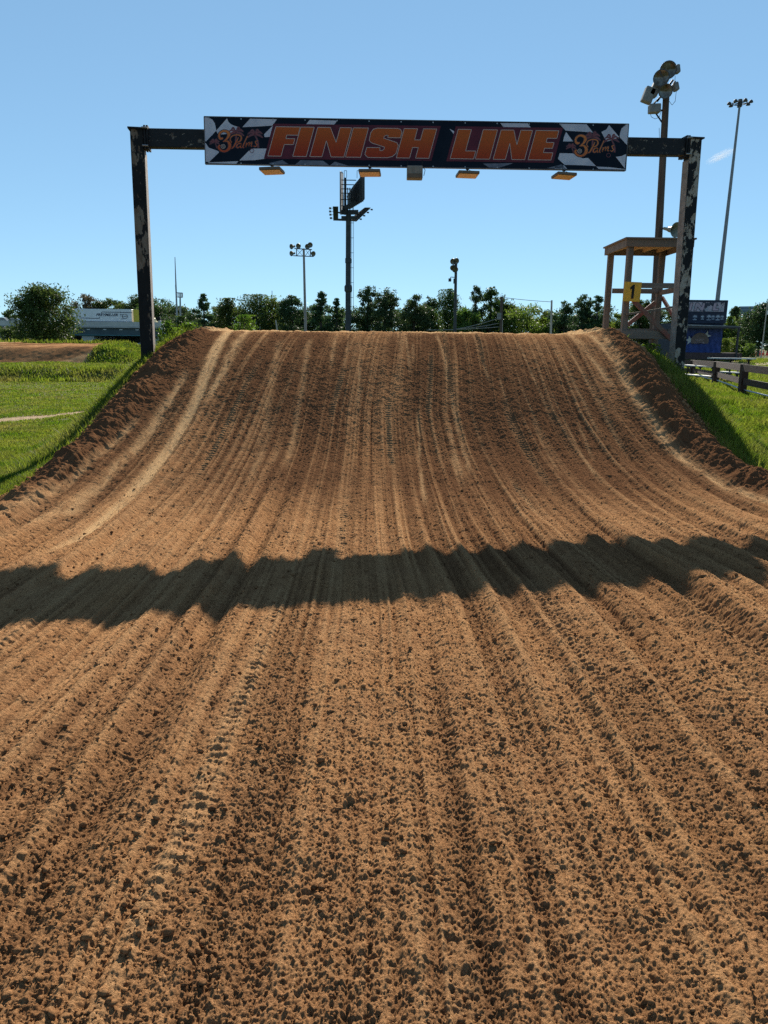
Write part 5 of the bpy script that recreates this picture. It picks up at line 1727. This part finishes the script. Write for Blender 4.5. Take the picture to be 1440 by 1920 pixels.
def grass_patch():
    g = np.random.default_rng(3)
    VS, FS, off = [], [], 0
    def add(x, y, h, wd):
        nonlocal off
        v, f = blades(x, y, h, wd, g)
        VS.append(v); FS.append(f + off); off += len(v)
    def keep_bare(x, y, thr=.45):
        return bare_mask(x, y) < thr
    def samp(n, y0, y1, pw):
        u = g.random(n)
        a = 1 - pw
        return (y0 ** a + u * (y1 ** a - y0 ** a)) ** (1 / a)
    # left slope and field
    y = samp(330000, 5.2, 33, 1.55)
    x = XL(y) - .34 + .14 * vn(y * 2.1, y * 0, 4) - g.random(len(y)) ** 1.25 * np.maximum(.60 * y + 1.0 + XL(y), .8)
    k = (x > -.62 * y - 1.2) & (path_dist(x, y) > .42 + .25 * vn(x * 2, y * 2, 1)) & (vn(x * 1.3, y * 1.3, 5) > -.46)
    x, y = x[k], y[k]
    d = XL(y) - x
    long_ = (1 - sstep((d - 1.2) / 2.0))
    tuft = np.clip(vn(x * .9, y * .9, 2) + .5, 0, 1)
    h = (.03 + .035 * long_ + .075 * tuft * (.4 + .6 * long_)) * (.6 + .7 * g.random(len(x))) * (.5 + .5 * sstep(d / .35))
    add(x, y, h, .0065 * np.maximum(1, y / 8) * (1 + g.random(len(x)) * .6))
    # right slope
    y = samp(210000, 6.5, 34, 1.5)
    gr0 = XR(y) + .62 + .6 * (1 - sstep((y - 9.8) / 2.2)) - .15 * sstep((y - 12.5))
    x = gr0 + .2 * vn(y * 2, y * 0, 3) + g.random(len(y)) ** 1.2 * np.maximum(.62 * y + 1.2 - gr0, 1.2)
    d = x - gr0
    tuft = np.clip(vn(x * .9, y * .9, 4) + .5, 0, 1)
    h = (.06 + .12 * tuft) * (.6 + .7 * g.random(len(x))) * (.4 + .6 * sstep(d / .4))
    add(x, y, h, .0065 * np.maximum(1, y / 8) * (1 + g.random(len(x)) * .6))
    # rough bank and far field
    y = g.uniform(31.2, 41, 30000); x = g.uniform(-24, -8.5, len(y))
    add(x, y, (.07 + .15 * np.clip(vn(x * .7, y * .7, 3) + .5, 0, 1)) * (.6 + .7 * g.random(len(x))), .03 + .02 * g.random(len(x)))
    y = g.uniform(41, 47.3, 9000); x = g.uniform(-27, -8.5, len(y))
    add(x, y, .08 + .1 * g.random(len(x)), .04 + .02 * g.random(len(x)))
    y = g.uniform(47.6, 56, 9000); x = g.uniform(-19.2, -13.5, len(y))
    add(x, y, .10 + .15 * g.random(len(x)), .04 + .03 * g.random(len(x)))
    y = g.uniform(54, 57, 5000); x = g.uniform(-34, -15, len(y))
    add(x, y, .15 + .25 * g.random(len(x)), .05 + .03 * g.random(len(x)))
    # behind the fence on the right
    y = g.uniform(30, 68, 24000); x = y * g.uniform(.36, .56, len(y))
    k = keep_bare(x, y); x, y = x[k], y[k]
    add(x, y, .06 + .12 * g.random(len(x)), .03 + .03 * g.random(len(x)))
    # tall tussocks round the post feet and along the tops of both shoulders
    def tus(cx, cy, r, n, h0, h1, sy=1):
        a = g.random(n) * 2 * np.pi; q_ = np.sqrt(g.random(n)) * r
        x, y = cx + np.cos(a) * q_, cy + np.sin(a) * q_ * sy
        k = (x < XL(y) - .35) | (x > XR(y) + .25)
        add(x[k], y[k], (h0 + (h1 - h0) * g.random(n) ** 2)[k], (.009 + .006 * g.random(n))[k])
    for (cx, cy, r, n, h0, h1, sy) in ((-4.4, 13.3, .8, 2600, .06, .22, 1.5), (-4.1, 14.6, .6, 2200, .10, .36, 1.6), (-4.5, 12.0, .7, 2000, .06, .16, 2),
                                   (-4.5, 10.5, .7, 2500, .08, .2, 2), (5.4, 13.4, .8, 3000, .06, .2, 1.5), (5.0, 15.2, .8, 2600, .08, .25, 1.3),
                                   (5.1, 12, .7, 3000, .1, .3, 1.8), (5.4, 10.4, .8, 3000, .1, .26, 1.8), (5.9, 14.6, .8, 2500, .1, .35, 1.5), (5.9, 9.2, .6, 2500, .1, .22, 1.5)):
        tus(cx, cy, r, n, h0, h1, sy)
    v, f = np.concatenate(VS), np.concatenate(FS)
    o = add_mesh('grass', np_mesh('grass', v, f, M_GRASS))
    tag(o, 'green grass covering the shoulders and fields', 'grass', kind='stuff')
grass_patch()
# leafy weeds
for lb, x, y, h, w_, n in (('bright leafy weed bush hugging the right side of the left gantry post', -4.02, 14.1, .46, .5, 900),
                        ('pale leafy weed bush on the left shoulder between the post and the crest', -3.86, 15.1, .36, .5, 800),
                        ('small bright weed poking over the left end of the crest', -3.15, 17.2, .42, .75, 700),
                        ('leafy weed at the foot of the tower by the right gantry post', 5.15, 14.9, .42, .6, 800)):
    gz = ground_z(x, y)
    g_ = np.random.default_rng(int(abs(x) * 100))
    t = thing('weed_bush', lb, 'weed', (x, y, gz), 'leafy weeds on the jump shoulders')
    pts, cl = crown_points('willow', h, w_, n, g_)
    v, f = leaf_quads(pts, .030, g_)
    add_mesh('foliage', np_mesh('foliage', v, f, M_WEED), t)
    b = MB()
    for k in range(10): b.cyl((cl[k][0] * .2, cl[k][1] * .2, -.03), Vector(cl[k]), .006, .003, 5)
    b.build('stem', M_BARK, t, world=False)

# ------------------------------------------------------------------ a wisp of cloud
cm = bpy.data.materials.new('cloud_wisp'); cm.use_nodes = True
nt = cm.node_tree; nt.nodes.remove(nt.nodes['Principled BSDF'])
pv = N(nt, 'ShaderNodeVolumePrincipled'); pv.inputs['Color'].default_value = (1, 1, 1, 1)
vec = coords(nt, 'Object')
ln = N(nt, 'ShaderNodeVectorMath', operation='LENGTH'); nt.links.new(vec, ln.inputs[0])
fall = ramp(nt, ln.outputs['Value'], 0, 1, 1, 0)
mp = N(nt, 'ShaderNodeMapping'); mp.inputs['Scale'].default_value = (1.2, 1.0, 2.2); nt.links.new(vec, mp.inputs['Vector'])
nz = ramp(nt, noise(nt, mp.outputs[0], 1.6, 5, .65), .38, .75)
mm = N(nt, 'ShaderNodeMath', operation='MULTIPLY'); nt.links.new(fall, mm.inputs[0]); nt.links.new(nz, mm.inputs[1])
m2 = N(nt, 'ShaderNodeMath', operation='MULTIPLY'); nt.links.new(mm.outputs[0], m2.inputs[0]); m2.inputs[1].default_value = .05
nt.links.new(m2.outputs[0], pv.inputs['Density'])
nt.links.new(pv.outputs[0], nt.nodes['Material Output'].inputs['Volume'])
b = MB(); b.lathe((0, 0, -1), (0, 0, 1), [(1 - math.cos(a), math.sin(a)) for a in np.linspace(.02, math.pi - .02, 10)], 16)
cl = b.build('cloud', cm)
cl.location = P(1352, 292, 2500); cl.scale = (52, 40, 15); cl.rotation_euler = (0, R(-24), 0)
tag(cl, 'small white wisp of cloud right of the gantry', 'cloud', kind='structure')
